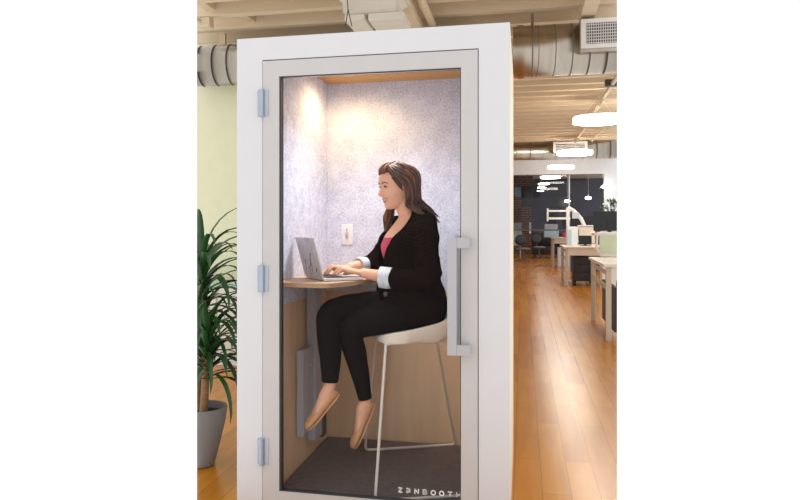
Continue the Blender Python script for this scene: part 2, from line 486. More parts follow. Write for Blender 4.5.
# ceiling heater/AC unit above the booth
t = thing('ceiling_unit', 'off white ceiling air conditioning unit hanging above the booth roof', 'air conditioner', (.16, 2.3, 2.98))
bm = B()
rings(bm, [[V((x * a, y * a, z)) for x, y in ((-.25, -.2), (.25, -.2), (.25, .2), (-.25, .2))] for a, z in ((.82, -.0), (.82, .09), (1.05, .13), (1.05, .2))])
obj('housing', bm, M['ac'], t, smooth=False)
obj('outlet_box', bx(-.02, .26, -.1, .25, -.06, .0, .01), M['ac'], t, smooth=False)
obj('outlet_box', bx(-.21, -.05, -.1, .25, -.05, .0, .01), M['ac'], t, smooth=False)
bm = B(); tube(bm, [(-.16, -.22, .12), (-.15, -.22, .0), (-.17, -.22, -.13)], .004, 6); tube(bm, [(-.15, -.22, .0), (-.12, -.22, -.13)], .004, 6)
obj('cable', bm, M['darkmetal'], t)
for q in ((-.25, -.2, .12), (.08, -.2, .16)):
    bm = B(); ellipsoid(bm, q, (.018, .018, .018)); obj('mounting_bolt', bm, M['tv'], t)
for hx in (-.2, .2):
    bm = B(); tube(bm, [(hx, 0, .2), (hx, 0, .27)], .006, 6); obj('hanger_rod', bm, M['darkmetal'], t)

# round pendant lights in a row
LY = [(2.42, 7.75, 1), (2.42, 12.55, 1), (2.32, 16.3, .92), (2.20, 20.3, .85), (2.10, 23.8, .55), (2.08, 26.4, .42), (2.10, 29.2, .36)]  # smaller discs inside the lounge stand in for lamp reflections in its glass
ords = ['nearest round white ring pendant lamp, cut by the right edge', 'second round white pendant lamp, in front of the distant duct',
        'third round white pendant lamp against the white header wall', 'fourth round white pendant lamp just below the header wall',
        'fifth round white disc, standing in for a lamp reflection in the dark lounge glass', 'sixth round white disc, standing in for a lamp reflection deep in the dark lounge',
        'last and smallest round white disc, standing in for a lamp reflection in the dark lounge']
for (x, y, sc), lab in zip(LY, ords):
    t = thing('pendant_lamp', lab, 'lamp', (x, y, 2.86), group='round pendant lamps in a row')
    bm = B()
    R = []
    for q in range(48):
        a = 2 * PI * q / 48
        R.append([V((r * math.cos(a), r * math.sin(a), z)) for r, z in ((.37 * sc, .0), (.37 * sc, .07 * sc), (.17 * sc, .07 * sc), (.17 * sc, .0))])
    R.append(R[0])
    vv = [[bm.verts.new(p) for p in r] for r in R[:-1]]
    for i in range(48):
        a_, b2 = vv[i], vv[(i + 1) % 48]
        for q in range(4): bm.faces.new((a_[q], a_[(q + 1) % 4], b2[(q + 1) % 4], b2[q]))
    obj('diffuser', bm, M['lampglow'], t)
    bm = B(); lathe(bm, [(.36 * sc, .07 * sc), (.36 * sc, .085 * sc), (.05, .085 * sc)], 0, 0); obj('lamp_body', bm, M['ringframe'], t)
    bm = B()
    for q in range(3):
        a = 2 * PI * q / 3 + .5
        tube(bm, [(.3 * sc * math.cos(a), .3 * sc * math.sin(a), .08 * sc), (0, 0, .39)], .004, 6)
    obj('suspension_wire', bm, M['ringframe'], t)

# two small lit lamps in the right of the lounge
for x, y, z, lab in ((3.9, 26, 2.42, 'small glowing wall lamp at the right of the dark lounge'), (3.15, 27, 2.33, 'smaller glowing lamp near the middle of the dark lounge'), (3.56, 17.5, 2.42, 'tiny lit lamp on the edge of the white wall')):
    t = thing('small_lamp', lab, 'lamp', (x, y, z))
    bm = B(); ellipsoid(bm, (0, 0, 0), (.045, .045, .04) if y < 22 else (.12, .08, .06)); obj('lamp_shade', bm, M['lampglow'], t)
    bm = B(); tube(bm, [(0, 0, .05), (0, 0, (2.8 if y < 22 else 3.5) - z)], .006, 6); obj('cord', bm, M['ringframe'], t)

# lounge: screens, smoked glass partition, poster
def tv(x0, x1, y, z0, z1, lab, m='tv', rz=0):
    t = thing('wall_screen', lab, 'screen', ((x0 + x1) / 2, y, 0), rz)
    hw = (x1 - x0) / 2
    obj('screen_housing', bx(-hw, hw, -.03, .05, z0, z1, .01), M['tv'], t, smooth=False)
    obj('screen_surface', bx(-hw + .03, hw - .03, -.036, -.03, z0 + .03, z1 - .03), M[m], t, smooth=False)
    obj('wall_bracket', bx(-.1, .1, .05, .3, (z0 + z1) / 2 - .1, (z0 + z1) / 2 + .1), M['darkmetal'], t, smooth=False)
    return t
t = tv(.95, 1.30, 26.5, 2.48, 2.95, 'small blue grey screen hung at the left of the lounge', 'tvscreen'); section_tree(t)
o = obj('screen_pole', bx(1.08, 1.14, 26.6, 26.7, 2.9, 3.53), M['darkmetal'], smooth=False); tag(o, 'thin pole carrying the blue grey lounge screen', 'pole')
t = thing('speaker_cabinet', 'tall black speaker cabinet hanging before the brick pier', 'speaker', (1.52, 26.5, 0))
obj('cabinet_body', bx(-.22, .2, -.15, .15, 2.1, 2.95, .02), M['blackpanel'], t, smooth=False)
obj('cabinet_grille', bx(-.19, .17, -.165, -.15, 2.14, 2.9), M['tv'], t, smooth=False)
obj('bracket', bx(-.03, .03, -.03, .03, 2.95, 3.53), M['darkmetal'], t, smooth=False)
t = tv(2.42, 3.44, 28.0, 2.05, 2.66, 'wide black wall screen in the middle of the lounge', 'tv')
st = obj('floor_stand', bx(-.06, .06, .06, .16, 0, 1.9), M['darkmetal'], t, smooth=False)
obj('stand_base', bx(-.4, .4, -.15, .3, 0, .04), M['darkmetal'], t, smooth=False)
t = thing('glass_partition', 'smoked glass partition at the mouth of the dark lounge', 'partition', (0, HY + .2, 0))
for i, (a, b_) in enumerate(((.0, 2.62), (2.66, 3.55))):
    obj('glass_pane', bx(a, b_, 0, .02, 1.2, 2.80), M['smoked'], t, smooth=False)
obj('mullion', bx(2.62, 2.66, -.01, .03, 0, 2.80), M['greymetal'], t, smooth=False)
obj('partition_rail', bx(0, 3.55, -.01, .03, 1.16, 1.2), M['darkmetal'], t, smooth=False)
obj('lower_panel', bx(2.66, 3.55, -.0, .02, 0, 1.16), M['darkmetal'], t, smooth=False)
section_tree(t)
t = thing('easel_board', 'pale grey picture board standing before the brick pier', 'board', (.98, 25.6, 0))
obj('board', bx(-.3, .3, -.02, .02, .55, 1.42), M['poster'], t, smooth=False)
obj('board_frame', bx(-.32, .32, 0, .03, .50, .56), M['greymetal'], t, smooth=False)
for q in (-.25, .25): obj('leg', bx(q - .02, q + .02, 0, .04, 0, .56), M['greymetal'], t, smooth=False)
section_tree(t)
o = obj('light_strip', bx(1.60, 1.68, 28.5, 28.6, .95, 1.45, .01), M['paper'], smooth=False); tag(o, 'thin vertical white panel fixed on the brick pier', 'panel')
def low_stool(x, y, lab, mm='darkmetal'):
    t = thing('lounge_chair', lab, 'chair', (x, y, 0), .5)
    bm = B(); ellipsoid(bm, (0, 0, .46), (.25, .24, .05)); obj('seat', bm, M['greypad'], t)
    bm = B(); tube(bm, [(0, 0, .06), (0, 0, .44)], .025, 8); obj('column', bm, M[mm], t)
    bm = B(); ellipsoid(bm, (0, .24, .78), (.22, .03, .2)); tube(bm, [(0, .18, .46), (0, .25, .62)], .02, 8); obj('backrest', bm, M['tv'], t)
    for q in range(5):
        a = 2 * PI * q / 5
        bm = B(); tube(bm, [(0, 0, .09), (.28 * math.cos(a), .28 * math.sin(a), .03)], .018, 8); ellipsoid(bm, (.28 * math.cos(a), .28 * math.sin(a), .03), (.03, .03, .03), 10, 8); obj('leg', bm, M[mm], t)
low_stool(1.35, 22.6, 'dark swivel chair in front of the picture board')
low_stool(1.95, 24.6, 'dark swivel chair farther back beside the white desk')
# sofa block
t = thing('lounge_sofa', 'low black sofa along the back of the dark lounge', 'sofa', (2.9, 26.3, 0))
obj('seat', bx(-1.2, 1.2, -.4, .4, .12, .45, .05), M['blackpanel'], t)
obj('backrest', bx(-1.2, 1.2, .28, .5, .45, 1.0, .05), M['blackpanel'], t)
for q in (-1.1, 1.1): obj('armrest', bx(q - .12, q + .12, -.4, .3, .45, .68, .04), M['blackpanel'], t)
for q in (-1.1, 1.1): obj('leg', bx(q - .03, q + .03, -.3, .3, 0, .12), M['tv'], t)

# ------------------------------------------------------------ office desks on the right
def desk(lab, x0, x1, y0, y1, h, extra=True):
    t = thing('office_desk', lab, 'desk', (x0, y0, 0), 0, 'row of white office desks')
    w_, d_ = x1 - x0, y1 - y0
    obj('desktop', bx(-.03, w_, -.03, d_ + .03, h - .035, h, .006), M['deskwhite'], t, smooth=False)
    obj('apron', bx(.05, w_ - .05, .03, .05, h - .19, h - .035), M['deskwhite'], t, smooth=False)
    for (a, b_) in ((0, 0), (0, d_ - .05), (w_ - .06, 0), (w_ - .06, d_ - .05)):
        obj('leg', bx(a, a + .06, b_, b_ + .05, 0, h - .035, .005), M['legwood'], t, smooth=False)
    obj('crossbar', bx(.01, .04, .04, d_ - .04, h - .30, h - .25), M['legwood'], t, smooth=False)
    obj('crossbar', bx(.01, .04, .04, d_ - .04, h - .13, h - .09), M['legwood'], t, smooth=False)
    return t
dk1 = desk('nearest white office desk at the right edge, pale legs', 2.24, 3.6, 5.22, 7.0, .885)
obj('side_panel', bx(.12, .16, .2, 1.5, .08, .6), M['blackpanel'], dk1, smooth=False)
section_tree(dk1)
dk2 = desk('second white office desk with a black drawer unit beneath', 2.22, 3.7, 12.5, 14.2, .86); 
dk3 = desk('farthest white office desk with pale boxes stacked on it', 2.24, 3.6, 19.6, 20.9, .93)
for k_ in (dk2, dk3): section_tree(k_)
def pedestal(lab, x, y, w_, d_, z1):
    t = thing('drawer_pedestal', lab, 'cabinet', (x, y, 0))
    obj('cabinet_body', bx(0, w_, 0, d_, .1, z1, .008), M['blackpanel'], t, smooth=False)
    for i in range(3):
        z = .12 + i * (z1 - .14) / 3
        o = obj('drawer', bx(.01, w_ - .01, -.015, 0, z, z + (z1 - .14) / 3 - .01, .003), M['blackpanel'], t, smooth=False)
        obj('drawer_pull', bx(w_ / 2 - .06, w_ / 2 + .06, -.025, -.015, z + .12, z + .13), M['darkmetal'], o, smooth=False)
    for a in (.04, w_ - .04):
        for b_ in (.04, d_ - .04):
            bm = B(); ellipsoid(bm, (a, b_, .05), (.03, .045, .05), 12, 8); obj('caster', bm, M['tv'], t)
    section_tree(t)
pedestal('black drawer pedestal on casters under the second white desk', 2.40, 12.7, .45, .6, .66)
pedestal('black drawer pedestal in the shadow of the nearest desk', 2.46, 5.5, .45, .6, .66)
o = obj('grey_bin', bx(2.42, 2.85, 19.8, 20.2, 0, .62, .01), M['wallwhite'], smooth=False); tag(o, 'pale grey storage bin under the farthest white desk', 'bin')
# acoustic divider behind the nearest desk, thin frame, frosted green
def screen(lab, x0, x1, y, z0, z1, mm='greenpane'):
    t = thing('desk_divider', lab, 'divider', (x0, y, 0))
    w_ = x1 - x0
    obj('panel', bx(.03, w_ - .03, -.008, .008, z0 + .03, z1 - .03), M[mm], t, smooth=False)
    bm = B()
    tube(bm, [(0, 0, z1), (w_, 0, z1)], .016, 8); tube(bm, [(.0, 0, z1), (-.01, 0, z0 + .1), (.05, 0, z0)], .016, 8); tube(bm, [(.05, 0, z0), (w_, 0, z0)], .016, 8)
    obj('frame', bm, M['grille'], t)
    section_tree(t)
screen('pale green divider with a white frame on the nearest desk', 2.32, 3.2, 6.95, .905, 1.215)
screen('cream divider panel on the second white desk', 2.60, 3.02, 14.1, .872, 1.31, 'deskwhite')
screen('greenish middle divider on the second white desk', 2.37, 2.57, 14.07, .872, 1.28, 'greenpane')
# monitors
def monitor(lab, x, y, z, w_, h_, stand, rz=0):
    t = thing('computer_monitor', lab, 'monitor', (x, y, z), rz)
    obj('monitor_housing', bx(-w_ / 2, w_ / 2, -.02, .02, stand, stand + h_, .008), M['tv'], t, smooth=False)
    obj('screen_surface', bx(-w_ / 2 + .015, w_ / 2 - .015, .02, .024, stand + .02, stand + h_ - .02), M['laptop'] and M['tvscreen'], t, smooth=False)
    obj('stand', bx(-.03, .03, -.035, -.015, .01, stand + h_ * .5), M['tv'], t, smooth=False)
    obj('stand_base', bx(-.12, .12, -.1, .08, 0, .012, .004), M['tv'], t, smooth=False)
    section_tree(t); return t
monitor('large black monitor back on a raised shelf above the nearest desks', 2.60, 8.0, 1.21, .46, .30, .03)
t = thing('monitor_shelf', 'cream raised shelf carrying the large black monitor', 'shelf', (2.36, 7.8, 0))
obj('shelf_board', bx(0, 1.1, 0, .4, 1.17, 1.21, .005), M['deskwhite'], t, smooth=False)
obj('shelf_panel', bx(.5, .54, .02, .38, 0, 1.17), M['deskwhite'], t, smooth=False)
section_tree(t)
monitor('small black monitor on the second white desk before the divider', 2.70, 13.3, .86, .28, .20, .03)
monitor('wide dark monitor behind the second desk divider', 2.83, 15.2, 1.27, .46, .26, .03)
t = thing('monitor_shelf', 'tall white shelf behind the second desk carrying the wide dark monitor', 'shelf', (2.60, 15.0, 0))
obj('shelf_board', bx(0, .46, 0, .4, 1.23, 1.27, .005), M['deskwhite'], t, smooth=False)
obj('shelf_panel', bx(.2, .24, .02, .38, 0, 1.23), M['deskwhite'], t, smooth=False)
section_tree(t)
# white laptop riser / arm frame
t = thing('monitor_mount', 'white articulated monitor arm clamped on the second white desk', 'monitor mount', (2.40, 13.7, .86))
bm = B(); tube(bm, [(-.06, 0, 0), (-.06, 0, .88)], .035, 10); obj('post', bm, M['grille'], t)
bm = B(); box(bm, -.50, .0, -.03, .03, .78, .82); box(bm, -.50, .0, -.03, .03, .60, .65); box(bm, -.53, -.49, -.03, .03, .56, .86); obj('arm_frame', bm, M['grille'], t, smooth=False)
bm = B(); tube(bm, [(-.06, 0, .88), (.08, 0, .80), (.24, 0, .62), (.32, 0, .44)], .045, 8); obj('lower_arm', bm, M['grille'], t)
obj('arm_head', bx(.04, .20, -.06, -.045, .62, .76), M['greymetal'], t, smooth=False)
t = thing('paper_stack', 'tall white board of papers standing on the left of the second desk', 'papers', (2.30, 13.1, .86))
obj('paper_block', bx(0, .22, 0, .3, 0, .42, .01), M['paper'], t, smooth=False)
obj('binder_spine', bx(.02, .09, -.01, 0, .02, .36), M['lightblue'], t, smooth=False)
o = obj('storage_box', bx(2.0, 2.45, 19.9, 20.4, .93, 1.18, .01), M['lightblue'], smooth=False); tag(o, 'pale blue box on the farthest white desk', 'box')
o = obj('storage_box', bx(2.02, 2.42, 19.95, 20.35, 1.18, 1.36, .01), M['paper'], smooth=False); tag(o, 'white box stacked on the pale blue box on the farthest desk', 'box')
o = obj('desk_cup', lathe(B(), [(.04, .93), (.05, .93), (.055, 1.1), (.045, 1.1)], 2.62, 19.8, 16), M['pink']); tag(o, 'small red cup beside the boxes on the farthest desk', 'cup')
# bushy plant on the far right
t = thing('potted_plant', 'small bushy potted plant against the white wall at far right', 'plant', (3.10, 12.0, .07))
obj('plant_pot', lathe(B(), [(.12, 1.19), (.16, 1.19), (.19, 1.42), (.17, 1.42)], 0, 0, 20), M['pot'], t)
bm = B()
for i in range(120):
    a = random.uniform(0, 2 * PI); e = random.uniform(-.2, 1.4); r = .28
    p = V((math.cos(a) * math.cos(e) * .22, math.sin(a) * math.cos(e) * .22, 1.5 + math.sin(e) * r))
    q = V((random.uniform(-1, 1), random.uniform(-1, 1), random.uniform(-.4, 1))).normalized() * .06; u = q.cross(V((0, 0, 1))).normalized() * .022
    v = [bm.verts.new(c) for c in (p - q, p + u, p + q, p - u)]; bm.faces.new(v)
for i in range(8):
    a = 2 * PI * i / 8; tube(bm, [(0, 0, 1.38), (.12 * math.cos(a), .12 * math.sin(a), 1.68)], .006, 5)
obj('foliage', bm, M['leaf'], t, smooth=False)
obj('plant_stand', bx(-.2, .2, -.2, .2, -.07, 1.19, .01), M['deskwhite'], t, smooth=False)
section_tree(t)

# ------------------------------------------------------------ left side: low cabinet and potted plant
t = thing('low_cabinet', 'low warm white cabinet with a teal glass top behind the plant', 'cabinet', (-3.6, 3.02, 0))
obj('cabinet_body', bx(0, 4.2, 0, .62, .1, .745, .005), M['cabinet'], t, smooth=False)
obj('plinth', bx(.02, 4.18, .04, .6, 0, .1), M['wallwhite'], t, smooth=False)
obj('glass_top', bx(-.02, 4.2, -.02, .62, .745, .76), M['tealglass'], t, smooth=False)
for i in range(4):
    d_ = obj('door', bx(.02 + i * 1.05, 1.04 + i * 1.05, -.018, 0, .11, .735, .003), M['cabinet'], t, smooth=False)
    obj('door_pull', bx(.95 + i * 1.05, .97 + i * 1.05, -.03, -.018, .5, .62), M['greymetal'], d_, smooth=False)
section_tree(t)

PXY = (-.425, .50)
pl = thing('potted_dracaena', 'tall leafy cane plant in a tapered grey pot left of the booth', 'plant', (*PXY, 0))
bm = B(); lathe(bm, [(.062, 0), (.07, .005), (.10, .12), (.128, .24), (.14, .315), (.138, .325), (.126, .325), (.118, .27)], 0, 0, 48, True); obj('plant_pot', bm, M['pot'], pl)
bm = B(); lathe(bm, [(.121, .24), (.121, .285), (.06, .295), (.001, .297)], 0, 0, 32); obj('soil', bm, M['soil'], pl)
canes = [[(.01, 0, .27), (.015, .01, .5), (.02, .0, .84), (.0, 0, 1.12)], [(-.04, .04, .27), (-.05, .05, .45), (-.03, .06, .76)], [(.03, -.05, .27), (.05, -.06, .42), (.06, -.05, .70)]]
for c in canes:
    bm = B(); stube(bm, [(*p, .024 - .004 * i) for i, p in enumerate(c)], 5, 10); obj('cane', bm, M['cane'], pl)
def leaf(bm, base, az, L, el, droop, w_=.024, twist=0):
    """arched strap leaf with a folded midrib"""
    n = 9; p = V(base); e = el; prev = None
    for i in range(n + 1):
        t_ = i / n
        d = V((math.cos(az) * math.cos(e), math.sin(az) * math.cos(e), math.sin(e)))
        side = V((-math.sin(az + twist * t_), math.cos(az + twist * t_), 0))
        up = side.cross(d).normalized() * -1
        ww = w_ * (math.sin(PI * min(1, .12 + t_ * .88)) ** .6) * (1 - .25 * t_) + .001
        p.x = min(p.x, .39)          # leaves bend against the booth wall
        a = [bm.verts.new(p - side * ww + up * ww * .35), bm.verts.new(p), bm.verts.new(p + side * ww + up * ww * .35)]
        if prev:
            bm.faces.new((prev[0], prev[1], a[1], a[0])); bm.faces.new((prev[1], prev[2], a[2], a[1]))
        prev = a
        p = p + d * (L / n); e -= droop / n * (.5 + t_ * 1.2)
bm = B()
for top, n, L0, zr in (((0, 0, 1.09), 60, .50, .24), ((-.03, .06, .78), 50, .46, .20), ((.06, -.05, .68), 48, .44, .20)):
    for i in range(n):
        t_ = i / n
        az = i * 2.39996 + random.uniform(-.3, .3)
        el = .25 + 1.1 * t_ + random.uniform(-.15, .15)
        leaf(bm, (top[0], top[1], top[2] - zr * (1 - t_)), az, L0 * random.uniform(.8, 1.15), el, random.uniform(1.9, 3.0) * (1 - .2 * t_), random.uniform(.013, .022), random.uniform(-.4, .4))
f = obj('foliage', bm, M['leaf'], pl)
f['kind'] = 'stuff'
section_tree(pl)
# ------------------------------------------------------------ the phone booth
bo = thing('phone_booth', 'white single person phone booth with a full glass door', 'booth', (0, 0, 0))
W_, D_, H_ = 1.26, 1.13, 2.205
IX0, IX1, IY1, IZ0, IZ1 = .148, 1.112, 1.024, .032, 2.190
SEAM = .932
bm = B()
fz = 2.10
box(bm, 0, .127, 0, .05, 0, H_); box(bm, 1.126, W_, 0, .05, 0, H_); box(bm, .127, 1.126, 0, .05, fz, H_); box(bm, .127, 1.126, 0, .05, 0, .028)
obj('front_frame', bm, M['white'], bo, smooth=False)
obj('side_panel', bx(0, IX0 - .03, .05, D_, 0, H_), M['white'], bo, smooth=False)
obj('side_panel', bx(IX1 + .03, W_, .05, D_, 0, H_), M['plyedge'], bo, smooth=False, label='cream coloured right side panel')
obj('back_panel', bx(IX0 - .03, IX1 + .03, IY1 + .03, D_, 0, H_), M['white'], bo, smooth=False)
obj('roof_panel', bx(IX0 - .03, IX1 + .03, .05, IY1 + .03, IZ1 + .005, H_), M['white'], bo, smooth=False)
obj('inner_ceiling', bx(IX0 - .03, IX1 + .03, .05, IY1 + .03, IZ1, IZ1 + .005), M['ceil_ply'], bo, smooth=False)
obj('floor_base', bx(IX0 - .03, IX1 + .03, .05, IY1 + .03, 0, IZ0), M['darkmetal'], bo, smooth=False)
# felt above, plywood below, on the three inner walls
def lining(z0, z1, m, nm, t):
    obj(nm, bx(IX0 - .03, IX0 - t, .05, IY1 + .03, z0, z1), m, bo, smooth=False)
    obj(nm, bx(IX1 + t, IX1 + .03, .05, IY1 + .03, z0, z1), m, bo, smooth=False)
    obj(nm, bx(IX0 - t, IX1 + t, IY1 + t, IY1 + .03, z0, z1), m, bo, smooth=False)
lining(SEAM, IZ1, M['felt'], 'felt_lining', .0)
lining(IZ0, SEAM, M['ply'], 'plywood_lining', .003)
# door
dz0, dz1, dx0, dx1 = .034, 2.094, .1305, 1.1225
gx0, gx1, gz0, gz1 = .210, 1.050, .094, 2.020
bm = B()
box(bm, dx0, gx0, -.004, .04, dz0, dz1); box(bm, gx1, dx1, -.004, .04, dz0, dz1)
box(bm, gx0, gx1, -.004, .04, gz1, dz1); box(bm, gx0, gx1, -.004, .04, dz0, gz0)
dr = obj('door', bm, M['door'], bo, smooth=False, label='pale grey framed glass door')
bm = B()
for a in ((gx0, gx0 + .008, gz0, gz1), (gx1 - .004, gx1, gz0, gz1)): box(bm, a[0], a[1], .004, .036, a[2], a[3])
box(bm, gx0 + .01, gx1 - .004, .004, .036, gz1 - .003, gz1); box(bm, gx0 + .01, gx1 - .004, .004, .036, gz0, gz0 + .003)
obj('glass_gasket', bm, M['gasket'], dr, smooth=False)
obj('glass_pane', bx(gx0 + .008, gx1 - .003, .016, .024, gz0 + .002, gz1 - .004), M['glass'], dr, smooth=False)
# dark strip put in the door gap to stand for its shade
bm = B(); box(bm, .127, .1305, .03, .05, .028, fz); box(bm, 1.1225, 1.126, .03, .05, .028, fz); box(bm, .127, 1.126, .03, .05, 2.094, fz); box(bm, .127, 1.126, .03, .05, .028, .034)
obj('gap_shade_strip', bm, M['gasket'], bo, smooth=False)
for zc in (1.898, 1.080, .275):
    bm = B(); tube(bm, [(.128, -.014, zc - .062), (.128, -.014, zc + .062)], .011, 14)
    for q in (-.0625, -.02, .02, .0585): tube(bm, [(.128, -.014, zc + q), (.128, -.014, zc + q + .004)], .0125, 14)
    box(bm, .136, .160, -.0075, -.004, zc - .060, zc + .060); box(bm, .104, .120, -.004, -.0, zc - .06, zc + .06)
    obj('hinge', bm, M['hinge'], dr)
# handle: vertical bar held off the stile by two arms
bm = B()
hz0, hz1 = .768, 1.275
hy0, hy1 = -.062, -.050
box(bm, .996, 1.036, hy0, hy1, hz0, hz1, .002)
for z in (hz0, hz1 - .045):
    box(bm, 1.036, 1.092, hy0, hy1, z, z + .045, .002); box(bm, 1.080, 1.092, hy1, -.004, z, z + .045, .002)
h = obj('handle', bm, M['handle'], dr, smooth=False, label='silver C shaped pull handle')
bm = B(); box(bm, 1.018, 1.045, .078, .088, hz0 + .02, hz1 + .01, .002)
for z in (hz0 + .02, hz1 - .03): box(bm, 1.045, 1.066, .04, .088, z, z + .04)
obj('handle', bm, M['greymetal'], dr, smooth=False, label='grey inner pull handle seen through the glass')
# lettering on the glass
def glyphs():
    bm = B(); t = .0052
    def st(x0, z0, x1, z1):
        d = V((x1 - x0, 0, z1 - z0)); L = d.length; d.normalize(); n_ = V((-d.z, 0, d.x)) * t / 2
        a, b_ = V((x0, 0, z0)), V((x1, 0, z1)); pts = [a - n_ - d * t * .3, b_ - n_ + d * t * .3, b_ + n_ + d * t * .3, a + n_ - d * t * .3]
        q = [bm.verts.new((p.x, .0138, p.z)) for p in pts] + [bm.verts.new((p.x, .0158, p.z)) for p in pts]
        bm.faces.new(q[:4]); bm.faces.new(q[7:3:-1])
        for i in range(4): bm.faces.new((q[i], q[(i + 1) % 4], q[4 + (i + 1) % 4], q[4 + i]))
    wd, hh = .0165, .0185
    def poly(x, P):
        for a, b_ in zip(P, P[1:]): st(x + a[0] * wd, Z_ + a[1] * hh, x + b_[0] * wd, Z_ + b_[1] * hh)
    Z_ = .132
    x0, dx = .769, .0372
    circ = [(.5 + .55 * math.cos(a), .5 + .5 * math.sin(a)) for a in [i * PI / 8 for i in range(17)]]
    L = [
        [[(0, 1), (1, 1), (0, 0), (1, 0)]],
        [[(0, 1), (.55, 1), (.95, .78), (.6, .52), (.1, .40)], [(.6, .52), (1, .3)], [(0, 0), (1, .3)], [(0, 0), (.1, .4)]],
        [[(0, 0), (0, 1), (1, 0), (1, 1)]],
        [[(0, 0), (0, 1), (.7, 1), (.92, .76), (.7, .52), (0, .52)], [(.7, .52), (1, .27), (.75, 0), (0, 0)]],
        [circ], [circ],
        [[(0, 1), (1, 1)], [(.5, 1), (.5, 0)]],
        [[(0, 0), (0, 1)], [(1, 0), (1, 1)], [(0, .5), (1, .5)]],
    ]
    for i, g_ in enumerate(L):
        if g_ == [circ]:
            cx, cz = x0 + i * dx + wd * .5, Z_ + hh * .5
            R = [[V((cx + (wd * .56 + q) * math.cos(a), yy, cz + (hh * .5 + q) * math.sin(a))) for a in [2 * PI * k / 24 for k in range(24)]] for q, yy in ((-t / 2, .0138), (t / 2, .0138), (t / 2, .0158), (-t / 2, .0158), (-t / 2, .0138))]
            rings(bm, R, True, False); continue
        for P in g_: poly(x0 + i * dx, P)
    return bm
obj('door_lettering', glyphs(), M['letter'], dr, smooth=False, label='small white capital lettering on the glass')
# ceiling fittings
bm = B(); lathe(bm, [(.052, IZ1 - .006), (.06, IZ1 - .006), (.06, IZ1), (.052, IZ1)], .345, .74, 32); dl = obj('downlight', bm, M['white'], bo)
bm = B(); lathe(bm, [(.05, IZ1 - .005), (.05, IZ1 - .001)], .345, .74, 32); obj('downlight_lens', bm, M['warmglow'], dl)
lp = obj('light_panel', bx(.48, .74, .65, .75, IZ1 - .008, IZ1), M['white'], bo, smooth=False, label='slim white light panel in the booth ceiling')
obj('panel_lens', bx(.49, .73, .66, .74, IZ1 - .010, IZ1 - .008), M['coolglow'], lp, smooth=False)
al = bpy.data.lights.new('booth_fill', 'SPOT'); al.shadow_soft_size = .09; al.spot_size = math.radians(128); al.spot_blend = 1; al.energy = 58; al.color = (.94, .96, 1)  # fill spot added to brighten the booth inside, set forward of the panel
ao = bpy.data.objects.new('booth_fill', al); C.objects.link(ao); ao.location = (.62, .46, IZ1 - .015)
sp = bpy.data.lights.new('booth_lamp', 'SPOT'); sp.energy = 18; sp.color = (1, .70, .36); sp.shadow_soft_size = .12; sp.spot_size = 3.1; sp.spot_blend = .6
so = bpy.data.objects.new('booth_lamp', sp); C.objects.link(so); so.location = (.345, .72, IZ1 - .03)
# outlet plate on the back felt
t = thing('wall_outlet', 'white outlet plate with a grey cord hook on the back felt wall', 'outlet', (.274, IY1, 1.273))
obj('cover_plate', bx(-.036, .036, -.008, 0, -.062, .062, .004), M['outlet'], t)
bm = B(); ellipsoid(bm, (0, -.012, .0), (.009, .009, .02)); tube(bm, [(0, -.012, .0), (0, -.012, .035)], .004, 8); obj('plug', bm, M['greymetal'], t)

# ribbed mat
t = thing('ribbed_floor_mat', 'charcoal ribbed rubber mat covering the booth floor', 'mat', (IX0 + .003, .055, IZ0))
obj('mat_base', bx(0, IX1 - IX0 - .006, 0, IY1 - .058, 0, .007), M['blackpanel'], t, smooth=False)
bm = B()
for i in range(54):
    y = .008 + i * .0176; box(bm, .004, IX1 - IX0 - .010, y, y + .0135, .007, .0105)
obj('mat_ribs', bm, M['mat'], t, smooth=False)

# ------------------------------------------------------------ wall desk
DZ = 1.056
t = thing('wall_desk', 'light oak desk shelf on a grey column fixed to the booth left wall', 'desk', (IX0, 0, 0))
poly = roundpoly([(.001, .10), (.275, .062), (.385, .28), (.425, .56), (.425, 1.02), (.001, 1.02)], [0, .05, .08, .05, 0, 0])
obj('desktop', prism(B(), poly, DZ - .022, DZ - .002), M['deskedge'], t, smooth=False)
obj('desktop_laminate', prism(B(), poly, DZ - .002, DZ), M['desk'], t, smooth=False)
cl = obj('column', bx(.002, .056, .600, .725, .145, DZ - .022, .004), M['greymetal'], t, smooth=False)
obj('wall_channel', bx(.002, .042, .425, .598, .215, .668, .004), M['greymetal'], t, smooth=False)
obj('channel_groove', bx(.042, .044, .510, .515, .225, .655), M['hinge'], t, smooth=False)
obj('column_base', bx(.002, .060, .727, .80, .125, .27, .004), M['darkmetal'], t, smooth=False)
bm = B()
for z in (.30, .44, .57): tube(bm, [(.042, .55, z), (.047, .55, z)], .007, 10)
obj('screw', bm, M['hinge'], t)
obj('support_arm', bx(.058, .30, .64, .68, DZ - .06, DZ - .022), M['darkmetal'], t, smooth=False)

# ------------------------------------------------------------ laptop
hr, hl = V((.378, .165, 0)), V((.208, .405, 0))
ux = (hl - hr).normalized(); rz = math.atan2(ux.y, ux.x)          # local x runs along the hinge, local -y towards the user
t = thing('laptop', 'open silver laptop with a marbled lid on the oak desk', 'laptop', (hr.x, hr.y, DZ), rz)
LW, LD = (hl - hr).length, .205
obj('base', bx(0, LW, -LD, 0, .003, .015, .003), M['lapbase'], t, smooth=False)
bm = B(); 
for i in range(13):
    for j in range(5): box(bm, .02 + i * (LW - .04) / 13, .02 + (i + .85) * (LW - .04) / 13, -.125 + j * .021, -.125 + j * .021 + .017, .015, .0165)
obj('keyboard', bm, M['keys'], t, smooth=False)
obj('trackpad', bx(LW / 2 - .05, LW / 2 + .05, -.195, -.135, .015, .0155), M['greymetal'], t, smooth=False)
bm = B(); box(bm, 0, LW, -.003, .003, 0, .205, .0025)
